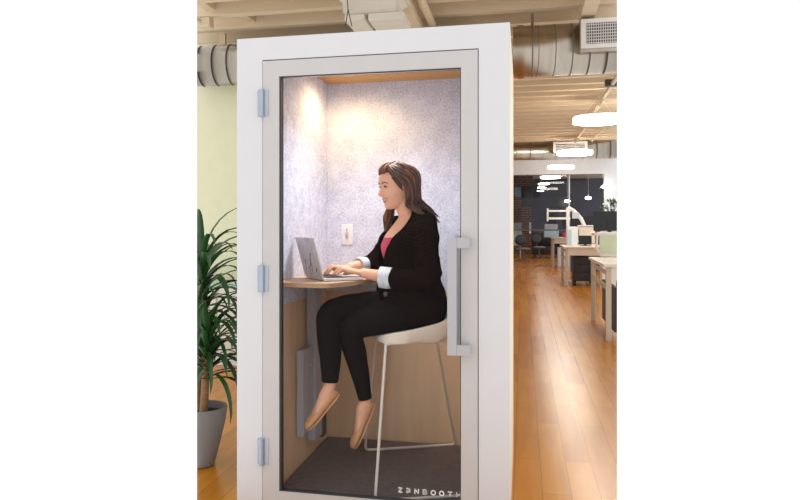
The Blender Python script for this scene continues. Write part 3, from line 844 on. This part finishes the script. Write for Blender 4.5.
m_ = Matrix.Translation((0, .002, .014)) @ Matrix.Rotation(math.radians(-15), 4, 'X')
bmesh.ops.transform(bm, matrix=m_, verts=bm.verts)
lid = obj('lid', bm, M['laptop'], t, smooth=False)
bm = B(); box(bm, .008, LW - .008, -.0042, -.0032, .012, .197); bmesh.ops.transform(bm, matrix=m_, verts=bm.verts); obj('screen', bm, M['lapscreen'], lid, smooth=False)
# dark marbling veins on the lid
bm = B()
for P in ([(.10, .125), (.118, .10), (.122, .085)], [(.118, .10), (.13, .075), (.128, .05), (.14, .02)], [(.13, .075), (.165, .05), (.17, .015)], [(.21, .09), (.225, .05), (.25, .02)], [(.06, .05), (.075, .03)], [(.165, .05), (.20, .045)]):
    tube(bm, [(x if x < LW else LW - .01, .0030, z) for x, z in P], [.003] + [.0011] * (len(P) - 1), 6)
bmesh.ops.transform(bm, matrix=m_, verts=bm.verts); obj('lid_veins', bm, M['keys'], lid)

# ------------------------------------------------------------ bar stool
PVX, PVY, RZ = .78, .50, math.atan2(-.454, -.891)
st = thing('bar_stool', 'cream shell bar stool on thin wire sled legs inside the booth', 'stool', (PVX, PVY, 0), RZ)
def toloc(x, y, z):
    d = V((x - PVX, y - PVY)); f_ = V((-.891, -.454)); l_ = V((.454, -.891)); return (d.dot(f_), d.dot(l_), z)
FZ = .050
A_, B_, C_, D2 = toloc(.439, .787, FZ), toloc(.931, 1.0, FZ), toloc(1.085, .265, FZ), toloc(.645, .092, FZ)
TL_, TB_, TC_, TD_ = (.185, -.13, .748), (-.15, -.13, .748), (-.19, .15, .748), (.210, .15, .748)
def sled(a, b_, ta, tb, r=.0075):
    def rc(p, q, n_, rr=.03):
        p, q, n_ = V(p), V(q), V(n_); a1 = q + (p - q).normalized() * rr; b1 = q + (n_ - q).normalized() * rr
        return [a1 * (1 - t) ** 2 + q * 2 * t * (1 - t) + b1 * t * t for t in [i / 5 for i in range(6)]]
    return tube(B(), [V(ta)] + rc(ta, a, b_) + rc(a, b_, tb) + [V(tb)], r, 12)
obj('sled_frame', sled(A_, B_, TL_, TB_), M['wire'], st)
obj('sled_frame', sled(D2, C_, TD_, TC_), M['wire'], st)
bm = B(); tube(bm, [TL_, TD_], .0075, 10); tube(bm, [TB_, TC_], .0075, 10); tube(bm, [TL_, TB_], .0075, 10); tube(bm, [TD_, TC_], .0075, 10); obj('seat_support', bm, M['wire'], st)
def seat_surf(u, v):     # u -1..1 side, v 0 front .. 1 back
    hw = .205 * (1 - .10 * (1 - v)) ; x = .235 - .42 * v
    z = .795 + .03 * abs(u) ** 3 * (.3 + v) + .06 * v * v + .06 * max(0, v - .72) / .28 - .012 * max(0, .12 - v) / .12
    return V((x - .01 * u * u * 0, hw * u, z))
def seat_ring(scale, dz, zf=None):
    pts = []
    for k in range(48):
        a = 2 * PI * k / 48; c, s_ = math.cos(a), math.sin(a)
        e = .5
        u = math.copysign(abs(s_) ** e, s_) * scale; v = .5 - .5 * math.copysign(abs(c) ** e, c) * scale
        p = seat_surf(u, v); pts.append(V((p.x, p.y, (p.z + dz) if zf is None else zf + dz)))
    return pts
bm = B()
R = [seat_ring(s_, -.028 - .012 * (1 - s_ ** 2) * 2) for s_ in (.05, .4, .75)]
def under(sc, lo):
    return [V((p.x, p.y, max(.752, p.z - lo))) for p in seat_ring(sc, 0)]
R = [[V((p.x, p.y, .752)) for p in seat_ring(s_, 0)] for s_ in (.05, .5, .86)] + [under(.95, .09), under(.99, .062), seat_ring(1.0, -.012), seat_ring(.99, -.002), seat_ring(.96, 0), seat_ring(.9, -.004), seat_ring(.7, -.008), seat_ring(.4, -.012), seat_ring(.05, -.012)]
rings(bm, R); obj('seat_shell', bm, M['cream'], st)
bm = B()
for i, (zz, xx) in enumerate(((0, 0),)):
    R = []
    for k in range(13):
        u = -1 + k / 6; p = seat_surf(u * .93, .97)
        R.append([p + V((.018 - .01 * u * u, 0, -.01)), p + V((.018, 0, .045 * (1 - .5 * u * u))), p + V((.004, 0, .05 * (1 - .5 * u * u))), p + V((0, 0, -.02))])
    rings(bm, R)
obj('back_pad', bm, M['greypad'], st, label='grey felt pad inside the low back')
# ------------------------------------------------------------ the seated woman (local x forward, y her left, z up)
pe = thing('person', 'seated woman with long brown hair in a black blazer, smiling and typing on the laptop', 'person', (PVX, PVY, 0), RZ)
def ell_ring(cx, rx, ry, z, cy=0, n=40, e=1.0, tilt=0):
    out = []
    for k in range(n):
        a = 2 * PI * k / n; c, s_ = math.cos(a), math.sin(a)
        c = math.copysign(abs(c) ** e, c); s_ = math.copysign(abs(s_) ** e, s_)
        out.append(V((cx + rx * c, cy + ry * s_, z + tilt * rx * c)))
    return out
def sect(rows, n=8):   # rows: z, back, front, ry
    return spline(rows, n)

# ---- head, in its own upright frame
HEAD = Matrix.Translation((.106, .0, 1.532)) @ Matrix.Rotation(math.radians(9), 4, 'Z') @ Matrix.Rotation(math.radians(11), 4, 'Y')
hrows = [(-.113, .020, .062, .014), (-.108, -.01, .076, .028), (-.095, -.035, .085, .040), (-.078, -.055, .086, .050), (-.060, -.070, .087, .057),
         (-.040, -.082, .090, .063), (-.020, -.090, .0895, .068), (.004, -.097, .084, .0715), (.022, -.102, .092, .0735), (.045, -.104, .093, .0745),
         (.065, -.098, .086, .071), (.083, -.083, .068, .060), (.098, -.055, .040, .042), (.106, -.02, .01, .016)]
def head_bm(full=True):
    bm = B(); R = []
    for z, b_, f_, ry in sect(hrows, 5):
        cx = (b_ + f_) / 2; rx = (f_ - b_) / 2
        R.append(ell_ring(cx, rx, ry, z, n=44, e=.93))
    rings(bm, R)
    # nose, cheeks, chin, brow, lips mounds
    rings(bm, [[V((x + hx * math.cos(a), hw * math.sin(a), z + tz * math.cos(a))) for a in [2 * PI * k / 20 for k in range(20)]] for (z, x, hx, hw, tz) in
               ((.020, .082, .010, .007, 0), (.008, .084, .012, .0075, 0), (-.008, .086, .019, .0085, 0), (-.020, .087, .0265, .011, 0), (-.028, .088, .0285, .0135, 0), (-.036, .087, .022, .0135, 0), (-.041, .083, .014, .010, 0))])
    for sy in (1, -1):
        ellipsoid(bm, (.092, sy * .0115, -.033), (.009, .0065, .006), 12, 8)
        ellipsoid(bm, (.045, sy * .030, -.030), (.035, .031, .044), 18, 12)      # smiling cheeks
        ellipsoid(bm, (.079, sy * .026, .024), (.012, .022, .006), 14, 8)        # brow ridge
        ellipsoid(bm, (.074, sy * .0305, .008), (.011, .015, .008), 14, 8)       # lid
        bm2 = Matrix.Translation((-.004, sy * .0735, -.002)) @ Matrix.Rotation(math.radians(sy * 18), 4, 'Z')
        bmesh.ops.create_uvsphere(bm, u_segments=14, v_segments=10, radius=1, matrix=bm2 @ Matrix.Diagonal((.018, .007, .030, 1)))
    ellipsoid(bm, (.072, 0, -.094), (.018, .018, .014), 14, 10)
    ellipsoid(bm, (.083, 0, -.050), (.011, .020, .005), 14, 8)
    ellipsoid(bm, (.081, 0, -.066), (.011, .018, .006), 14, 8)
    bmesh.ops.transform(bm, matrix=HEAD, verts=bm.verts)
    return bm
def join(bm, other):
    me = bpy.data.meshes.new('j'); other.to_mesh(me); other.free(); bm.from_mesh(me); bpy.data.meshes.remove(me)

# ---- limbs
ARM = {1: [(.015, .150, 1.335), (.03, .195, 1.20), (.025, .215, 1.085), (.13, .165, 1.068), (.235, .085, 1.078), (.305, .052, 1.092)],
       -1: [(.045, -.150, 1.335), (.10, -.200, 1.22), (.165, -.225, 1.125), (.225, -.185, 1.118), (.275, -.145, 1.115), (.330, -.128, 1.108)]}
HAND = {1: (V((.305, .052, 1.092)), V((.378, .030, 1.106)), V((.44, .012, 1.078))), -1: (V((.330, -.128, 1.108)), V((.398, -.124, 1.106)), V((.46, -.118, 1.078)))}
HIP = {1: V((.0, .085, .885)), -1: V((-.01, -.085, .905))}
KNEE = {1: V((.362, .075, .822)), -1: V((.475, .060, .905))}
CALF = {1: V((.325, .060, .66)), -1: V((.475, .085, .74))}
ANK = {1: V((.288, .055, .455)), -1: V((.478, .108, .555))}
FOOT = {1: (V((.246, .055, .432)), V((.344, .050, .222))), -1: (V((.440, .108, .507)), V((.588, .118, .352)))}
bm = B()
join(bm, head_bm())
stube(bm, [(.085, 0, 1.47, .050), (.070, 0, 1.43, .047), (.050, 0, 1.385, .050), (.035, 0, 1.34, .066)], 5, 24)
R = []
for z, b_, f_, ry in sect([(.83, -.10, .10, .15), (.90, -.12, .11, .165), (.98, -.10, .10, .14), (1.06, -.085, .10, .12), (1.14, -.08, .13, .125), (1.22, -.085, .172, .145), (1.27, -.085, .165, .155), (1.32, -.075, .125, .155), (1.355, -.055, .10, .12), (1.385, -.03, .085, .07)], 5):
    R.append(ell_ring((b_ + f_) / 2, (f_ - b_) / 2, ry, z, n=44, e=.9))
rings(bm, R)
for s_ in (1, -1):
    a = ARM[s_]
    stube(bm, [(*a[0], .045), (*a[1], .040), (*a[2], .034), (*a[3], .034), (*a[4], .030), (*a[5], .0235)], 6, 20)
    stube(bm, [(*HIP[s_], .075), (*HIP[s_].lerp(KNEE[s_], .5), .050), (*KNEE[s_], .042), (*CALF[s_], .044), (*CALF[s_].lerp(ANK[s_], .6), .030), (*ANK[s_], .027)], 6, 20)
    # hand
    w0, kn, tip = HAND[s_]
    fwd = (kn - w0).normalized(); side = V((0, 0, 1)).cross(fwd).normalized(); up = fwd.cross(side)
    stube(bm, [(*(w0 - fwd * .01), .024), (*w0.lerp(kn, .35), .030), (*w0.lerp(kn, .75), .035), (*(kn + fwd * .004), .036)], 5, 20, flat=.45, up=up)
    thumb = -s_      # thumbs point inwards
    for i in range(4):
        off = (1.5 - i) * .0185 * s_ * -1          # index on the inner side
        Ls = (.96, 1.06, 1.0, .80)[i]
        k0 = kn + side * off * .95 - fwd * (.0, -.003, -.0, .006)[i]
        tp = tip + side * off * 1.25
        d1 = (tp - k0); hl_ = V((d1.x, d1.y, 0)) * Ls
        lift = (.010, .014, .012, .009)[i] + random.uniform(-.002, .002)
        p1 = k0 + hl_ * .42 + V((0, 0, lift - .002)); p2 = k0 + hl_ * .76 + V((0, 0, lift * .1 - .008)); p3 = V((k0.x + hl_.x, k0.y + hl_.y, tip.z + (.001, .004, .002, .003)[i]))
        stube(bm, [(*(k0 - fwd * .022), .0085), (*k0, .0100), (*p1, .0088), (*p2, .0080), (*p3, .0068)], 4, 12)
    b0 = w0 + fwd * .018 + side * (-s_) * .022
    stube(bm, [(*b0, .013), (*(b0 + fwd * .026 - side * s_ * .014 - up * .007), .0115), (*(b0 + fwd * .052 - side * s_ * .015 - up * .018), .0095), (*(b0 + fwd * .072 - side * s_ * .009 - up * .026), .0078)], 4, 12)
    # foot: heel, instep, ball, toes as one tapering form
    he, to = FOOT[s_]; an = ANK[s_]
    ax = (to - he).normalized(); latv = V((0, 1, 0)); upf = ax.cross(latv).normalized()
    if upf.dot(an - he) < 0: upf = -upf
    lat = upf.cross(ax).normalized()
    L = (to - he).length
    Rr = []
    for t_, hh, ww in ((-.0, .020, .016), (.06, .040, .026), (.18, .062, .030), (.32, .062, .030), (.5, .048, .034), (.68, .032, .040), (.82, .024, .038), (.94, .018, .028), (1.0, .012, .014)):
        c0 = he + ax * (L * t_) + upf * (hh / 2 + .004)
        Rr.append([c0 + lat * ww * math.cos(a) + upf * (hh / 2) * math.sin(a) for a in [2 * PI * k / 20 for k in range(20)]])
    rings(bm, Rr)
    stube(bm, [(*(an + (an - CALF[1 if s_ == 1 else -1]).normalized() * -.03), .028), (*an, .027), (*(he + ax * L * .22 + upf * .045), .030), (*(he + ax * L * .3 + upf * .03), .026)], 5, 20)
body_me = remeshed('body', bm, M['skin'], .0034, 3)
body = obj('body', body_me, None, pe)
# BVH for placing the face details
bvh = BVHTree.FromPolygons([v.co.copy() for v in body_me.vertices], [tuple(p.vertices) for p in body_me.polygons])
def face_pt(y, z, out=.0):
    o_ = HEAD @ V((.3, y, z)); d = (HEAD.to_3x3() @ V((-1, 0, 0))).normalized()
    h_ = bvh.ray_cast(o_, d)
    return (h_[0] if h_[0] else o_) - d * out
def face_tube(P, r, m, nm, parent, out=.0005, seg=8, n=4):
    pts = spline([(y, z, rr) for (y, z), rr in zip(P, r)], n)
    bm = B(); tube(bm, [face_pt(y, z, out) for y, z, _ in pts], [max(.0004, q[2]) for q in pts], seg, True)
    return obj(nm, bm, m, parent)
for sy in (1, -1):
    c = face_pt(sy * .031, .006)
    bm = B(); ellipsoid(bm, c + (HEAD.to_3x3() @ V((-.0035, 0, 0))), (.0058, .0095, .0036), 16, 10, HEAD.to_3x3()); ey = obj('eye', bm, M['eye'], pe)
    bm = B(); ellipsoid(bm, c + (HEAD.to_3x3() @ V((-.0005, 0, -.0004))), (.0050, .0052, .0038), 14, 10, HEAD.to_3x3()); obj('iris', bm, M['iris'], ey)
    face_tube([(sy * .019, .007), (sy * .026, .0108), (sy * .034, .0108), (sy * .043, .0062)], [.0010, .0018, .0020, .0014], M['dark'], 'upper_lashes', pe, .001)
    face_tube([(sy * .021, .003), (sy * .031, .0012), (sy * .041, .004)], [.0006, .0009, .0008], M['dark'], 'lower_lashes', pe, .0002)
    face_tube([(sy * .015, .024), (sy * .026, .029), (sy * .037, .0295), (sy * .049, .0225)], [.0022, .0028, .0024, .0010], M['dark'], 'eyebrow', pe, .0002)
face_tube([(-.029, -.0465), (-.016, -.0525), (0, -.0530), (.016, -.0525), (.029, -.0465)], [.0010, .0030, .0034, .0030, .0010], M['lip'], 'upper_lip', pe, .0002)
face_tube([(-.028, -.049), (-.015, -.0635), (0, -.0675), (.015, -.0635), (.028, -.049)], [.0010, .0032, .0040, .0032, .0010], M['lip'], 'lower_lip', pe, .0002)
face_tube([(-.024, -.0505), (-.012, -.0575), (0, -.0595), (.012, -.0575), (.024, -.0505)], [.0012, .0026, .0030, .0026, .0012], M['teeth'], 'teeth', pe, .0004)

# ---- hair: many swept locks over a skull cap
col = []
bm = B(); lay = bm.verts.layers.float.new('lock')
def lock(P, r0, r1, val, flat=.55, n=6, seg=8):
    s_ = spline(P, n); N_ = len(s_)
    before = len(bm.verts)
    pts = [HEAD @ V(p[:3]) if False else V(p[:3]) for p in s_]
    rr = []
    for i in range(N_):
        t_ = i / (N_ - 1); rr.append((r0 + (r1 - r0) * t_) * min(1, .35 + t_ * 6) * (1 if t_ < .8 else max(.06, 1 - ((t_ - .8) / .2) ** 1.6)))
    tube(bm, pts, rr, seg, True, flat)
    bm.verts.ensure_lookup_table()
    for v in bm.verts[before:]: v[lay] = val
def skull(az, el, off=.0):
    """point on the skull ellipsoid, az 0 = forehead, el 90 = crown"""
    a, e = math.radians(az), math.radians(el)
    return HEAD @ V((-.006 + (.104 + off) * math.cos(a) * math.cos(e), (.0785 + off) * math.sin(a) * math.cos(e), .014 + (.100 + off) * math.sin(e)))
rnd = random.Random(3)
# cap
cap = B(); capl = None
ns = 40
Rg = []
for e in (86, 75, 62, 50, 38, 26, 14, 2, -10, -24):
    ring_ = []
    for k in range(ns):
        az = -180 + 360 * k / ns
        # hairline: stays high over the forehead and temples
        lim = 40 - 0 * abs(az) if abs(az) < 40 else (40 - (abs(az) - 40) * 1.7 if abs(az) < 81 else -24)
        ring_.append(skull(az, max(e, lim), .003))
    Rg.append(ring_)
before = len(bm.verts)
rings(bm, Rg, True, True)
bm.verts.ensure_lookup_table()
for v in bm.verts[before:]: v[lay] = .62
for sy in (1, -1):
    nl = 92
    for i in range(nl):
        t_ = i / (nl - 1)
        # start along the parting from the hairline to the crown
        saz = 0 + rnd.uniform(-4, 4); sel = 44 + 66 * t_ + rnd.uniform(-3, 3)          # over the top towards the back
        p0 = skull(sy * 6, sel, .006)
        # crossing point on the side of the head
        ca = sy * (54 + 102 * t_ + rnd.uniform(-6, 6)); ce = 34 - 6 * t_ + rnd.uniform(-9, 9)
        p1 = skull(sy * (30 + 70 * t_), 62 - 4 * t_ + rnd.uniform(-3, 3), .011 + rnd.uniform(0, .004))
        p2 = skull(ca, ce, .012 + rnd.uniform(0, .005))
        fz = rnd.uniform(0, 1)
        da = sy * (84 + 86 * t_ + rnd.uniform(-7, 7))
        p3 = skull(da, 2 + rnd.uniform(-6, 6), .014 + rnd.uniform(0, .006))
        p4 = skull(sy * (90 + 82 * t_ + rnd.uniform(-6, 6)), -38 + rnd.uniform(-6, 4), .026 + rnd.uniform(-.004, .010))
        # falling part, in body space: spread over the shoulder blade / side
        sp_ = rnd.uniform(-1, 1)
        if sy == 1:
            q5 = V((.068 - .095 * t_ + rnd.uniform(-.012, .012), .070 - .055 * t_ + rnd.uniform(-.01, .012), 1.435 + rnd.uniform(-.01, .01)))
            q6 = V((.034 - .110 * t_ + rnd.uniform(-.012, .012), .098 - .07 * t_ + rnd.uniform(-.012, .012), 1.392 + rnd.uniform(-.012, .012)))
            q7 = V((-.030 - .080 * t_ + rnd.uniform(-.018, .016), .105 - .08 * t_ + rnd.uniform(-.015, .015), 1.352 + rnd.uniform(-.020, .022)))
        else:
            fr_ = t_ < .40
            if fr_:
                q5 = V((.118 - .05 * t_ + rnd.uniform(-.012, .012), -.078 + rnd.uniform(-.01, .01), 1.43))
                q6 = V((.140 - .05 * t_ + rnd.uniform(-.016, .016), -.088 + rnd.uniform(-.012, .012), 1.375))
                q7 = V((.148 - .06 * t_ + rnd.uniform(-.02, .02), -.085 + rnd.uniform(-.014, .014), 1.318 + rnd.uniform(-.03, .02)))
                p4 = V((.106, -.082, 1.475)) + V((rnd.uniform(-.012, .012), rnd.uniform(-.006, .006), 0)); 
            else:
                q5 = V((.02 - .06 * t_ + rnd.uniform(-.012, .012), -.07 + .05 * t_ + rnd.uniform(-.012, .012), 1.43))
                q6 = V((-.02 - .06 * t_ + rnd.uniform(-.012, .012), -.085 + .06 * t_ + rnd.uniform(-.012, .012), 1.385))
                q7 = V((-.05 - .06 * t_ + rnd.uniform(-.015, .015), -.09 + .06 * t_ + rnd.uniform(-.014, .014), 1.352 + rnd.uniform(-.02, .02)))
        P = [p0, p1, p2, p3, p4, q5, q6, q7]
        if sy == -1 and t_ < .40: P = [p0, p1, p2, p3, p4, q5, q6, q7]
        val = min(1, max(0, rnd.gauss(.42 + (.25 if t_ < .25 else 0), .24)))
        lock(P, rnd.uniform(.006, .010), rnd.uniform(.007, .010), val, .5)
# raised front sweep above the forehead
for i in range(34):
    a0 = rnd.uniform(-34, 40); off = rnd.uniform(.004, .018)
    P = [skull(a0, 35 + rnd.uniform(-2, 3), .001), skull(a0 * 1.05 + 2, 44, off * .6 + .007), skull(a0 * 1.1 + 4, 57, off + .004), skull(a0 * 1.6 + 12, 70, off), skull(a0 * 2 + 60, 74, .008), skull(110 + rnd.uniform(-10, 10), 60, .010), skull(128 + rnd.uniform(-8, 8), 44, .012)]
    lock(P, .008, .006, min(1, max(0, rnd.gauss(.72, .2))), .5)
hair = obj('hair', bm, M['hair'], pe, angle=80)
# hair clip behind the crown on her left
bm = B(); tube(bm, [skull(78, 60, .026), skull(90, 52, .027), skull(100, 43, .026)], .0045, 8, True, .4); obj('hair_clip', bm, M['clip'], hair)

# ---- rose top
bm = B(); R = []
for z, b_, f_, ry in sect([(1.02, -.09, .108, .128), (1.10, -.09, .150, .130), (1.17, -.09, .178, .140), (1.22, -.09, .188, .150), (1.262, -.09, .172, .150)], 5):
    R.append([V(((b_ + f_) / 2 + (f_ - b_) / 2 * math.cos(a), ry * math.sin(a), z + (.012 * abs(math.sin(a)) if z > 1.25 else 0))) for a in [2 * PI * k / 40 for k in range(40)]])
rings(bm, R, True, True); obj('top', bm, M['pink'], pe)

# ---- blazer: body shell open at the front, sleeves, lapels, cuffs, button
brows = [(.835, -.128, .205, .186), (.87, -.142, .212, .190), (.94, -.152, .212, .186), (1.00, -.136, .208, .172), (1.06, -.114, .200, .158), (1.12, -.104, .204, .152), (1.19, -.104, .212, .162), (1.25, -.104, .202, .172), (1.30, -.100, .168, .182), (1.345, -.090, .128, .172), (1.375, -.078, .098, .130), (1.398, -.062, .078, .088), (1.41, -.055, .070, .072)]
S = sect(brows, 5); n = 56
def gap(z):   # half opening angle at the front, radians
    if z < 1.02: return .03 + max(0, (1.0 - z)) * .9
    t_ = min(1, (z - 1.02) / .37); return .03 + .42 * t_ ** .5 + .52 * t_
outer, inner = [], []
for z, b_, f_, ry in S:
    g_ = gap(z); ro, ri = [], []
    for k in range(n):
        a = g_ + (2 * PI - 2 * g_) * k / (n - 1)
        c, s_ = math.cos(a), math.sin(a); e = .9
        c = math.copysign(abs(c) ** e, c); s_ = math.copysign(abs(s_) ** e, s_)
        wob = .0025 * math.sin(z * 70 + 5 * a) + .002 * math.sin(z * 31 - 9 * a)
        for lst, th in ((ro, 0), (ri, -.010)):
            lst.append(V(((b_ + f_) / 2 + ((f_ - b_) / 2 + th + wob) * c, (ry + th + wob) * s_, z)))
    outer.append(ro); inner.append(ri)
bm = B()
rings(bm, [o_ + i_[::-1] for o_, i_ in zip(outer, inner)], True, True)
for s_ in (1, -1):
    a = ARM[s_]
    if s_ == 1: rr = [(.008, .128, 1.345, .062), (.022, .178, 1.285, .064), (.02, .208, 1.18, .060), (.012, .218, 1.095, .062), (.06, .200, 1.066, .062), (.13, .160, 1.066, .054), (.182, .120, 1.070, .049)]
    else: rr = [(.035, -.128, 1.345, .060), (.062, -.172, 1.285, .060), (.105, -.200, 1.21, .056), (.160, -.222, 1.135, .055), (.20, -.198, 1.120, .050), (.242, -.168, 1.116, .046)]
    sp_ = spline(rr, 7)
    tube(bm, [p[:3] for p in sp_], [p[3] * (1 + .05 * math.sin(i * 1.3) + .035 * math.sin(i * 2.9)) for i, p in enumerate(sp_)], 24)
blz = obj('blazer', remeshed('blazer', bm, M['blazer'], .0068, 5), None, pe)
# lapels: flat bands along the opening
for s_ in (1, -1):
    bm = B(); Rr = []
    zs = [1.045 + (1.405 - 1.045) * i / 18 for i in range(19)]
    for i, z in enumerate(zs):
        row = min(S, key=lambda r: abs(r[0] - z)); g_ = gap(z) - .02
        t_ = i / 18; wd = .012 + .060 * math.sin(min(1, t_ * 1.15) * PI * .62) * (1 if t_ < .78 else .8)
        def P(a, th):
            c, q = math.cos(a), math.sin(a); c = math.copysign(abs(c) ** .9, c); q = math.copysign(abs(q) ** .9, q)
            return V(((row[1] + row[2]) / 2 + ((row[2] - row[1]) / 2 + th) * c, s_ * (row[3] + th) * q, z))
        da = wd / .17
        Rr.append([P(g_, -.004), P(g_, .007), P(g_ + da * .5, .0095), P(g_ + da, .007), P(g_ + da, -.002)])
    rings(bm, Rr); obj('lapel', bm, M['blazer'], blz)
# rolled cuffs
for s_, P in ((1, [(.172, .126, 1.069, .052), (.196, .111, 1.070, .054), (.222, .094, 1.073, .053)]), (-1, [(.238, -.170, 1.116, .046), (.258, -.157, 1.115, .0475), (.280, -.144, 1.113, .0465)])):
    bm = B(); pts = spline(P, 5)
    o_ = [(V(p[:3]), p[3]) for p in pts]
    ax = (o_[-1][0] - o_[0][0]).normalized(); a_ = V((0, 0, 1)); a_ = (a_ - ax * a_.dot(ax)).normalized(); b2 = ax.cross(a_)
    Rr = []
    for c0, r_ in o_: Rr.append([c0 + (a_ * math.cos(q) + b2 * math.sin(q)) * r_ * (1 + .03 * math.sin(3 * q + r_ * 900)) for q in [2 * PI * k / 28 for k in range(28)]])
    c0, r_ = o_[-1]
    for f_ in (.90, .80): Rr.append([c0 + ax * .001 + (a_ * math.cos(q) + b2 * math.sin(q)) * r_ * f_ for q in [2 * PI * k / 28 for k in range(28)]])
    Rr.append([c0 - ax * .03 + (a_ * math.cos(q) + b2 * math.sin(q)) * r_ * .75 for q in [2 * PI * k / 28 for k in range(28)]])
    rings(bm, Rr); obj('rolled_cuff', bm, M['cuff'], blz, label='pale printed rolled cuff')
bb = BVHTree.FromPolygons([v.co.copy() for v in blz.data.vertices], [tuple(p.vertices) for p in blz.data.polygons])
h_ = bb.ray_cast(V((.50, .40, 1.0)), (V((.17, .065, .985)) - V((.50, .40, 1.0))).normalized())
bm = B(); tube(bm, [h_[0] - h_[1] * .004, h_[0] + h_[1] * .004], .012, 18); obj('button', bm, M['button'], blz, label='grey blazer button')

# ---- trousers
bm = B(); R = []
for z, b_, f_, ry in sect([(.815, -.10, .10, .15), (.85, -.125, .13, .172), (.92, -.135, .13, .175), (1.0, -.11, .12, .15), (1.06, -.095, .115, .135)], 4):
    R.append(ell_ring((b_ + f_) / 2, (f_ - b_) / 2, ry, z, n=40, e=.85))
rings(bm, R)
TH = {1: [(.0, .088, .890, .086), (.13, .088, .885, .084), (.26, .080, .856, .078), (.350, .075, .830, .066), (.370, .072, .785, .060), (.345, .065, .70, .057), (.315, .058, .58, .045), (.296, .056, .49, .036), (.290, .055, .462, .036)],
      -1: [(-.01, -.080, .905, .088), (.13, -.055, .912, .084), (.28, -.005, .915, .074), (.42, .048, .912, .063), (.478, .066, .885, .057), (.482, .078, .80, .057), (.474, .088, .71, .056), (.476, .100, .62, .046), (.480, .107, .565, .040)]}
for s_ in (1, -1):
    sp_ = spline(TH[s_], 7)
    tube(bm, [p[:3] for p in sp_], [p[3] * (1 + .012 * math.sin(i * 1.1)) for i, p in enumerate(sp_)], 26)
obj('trousers', remeshed('trousers', bm, M['pants'], .0042, 9), None, pe)

# ---- ballet flats
for s_ in (1, -1):
    he, to = FOOT[s_]; an = ANK[s_]
    ax = (to - he).normalized(); latv = V((0, 1, 0)); upf = ax.cross(latv).normalized()
    if upf.dot(an - he) < 0: upf = -upf
    lat = upf.cross(ax).normalized(); L = (to - he).length
    bm = B(); Rr = []
    for t_, hh, ww, op in ((-.035, .026, .012, .15), (-.01, .046, .024, .75), (.06, .052, .031, 1.05), (.18, .050, .034, 1.25), (.32, .046, .035, 1.3), (.5, .042, .038, 1.2), (.62, .038, .043, .95), (.70, .036, .0445, .45), (.78, .033, .044, .02), (.88, .029, .038, .02), (.96, .024, .027, .02), (1.03, .014, .012, .02)):
        c0 = he + ax * (L * t_) + upf * (hh / 2 + .001)
        ring_o, ring_i = [], []
        for k in range(25):
            a = PI / 2 + op + (2 * PI - 2 * op) * k / 24
            for lst, q in ((ring_o, 1.0), (ring_i, .90)):
                lst.append(c0 + lat * ww * q * math.cos(a) + upf * (hh / 2 + .003) * q * math.sin(a))
        Rr.append(ring_o + ring_i[::-1])
    rings(bm, Rr); sh = obj('ballet_flat', bm, M['shoe'], pe, angle=60)
    bm = B(); Rr = []
    for t_, ww in ((-.03, .010), (.0, .022), (.08, .029), (.3, .030), (.5, .033), (.7, .041), (.85, .038), (.96, .026), (1.02, .012)):
        c0 = he + ax * (L * t_) - upf * .0015
        Rr.append([c0 + lat * ww - upf * .003, c0 + lat * ww + upf * .004, c0 - lat * ww + upf * .004, c0 - lat * ww - upf * .003])
    rings(bm, Rr); obj('sole', bm, M['shoe'], sh, smooth=False)
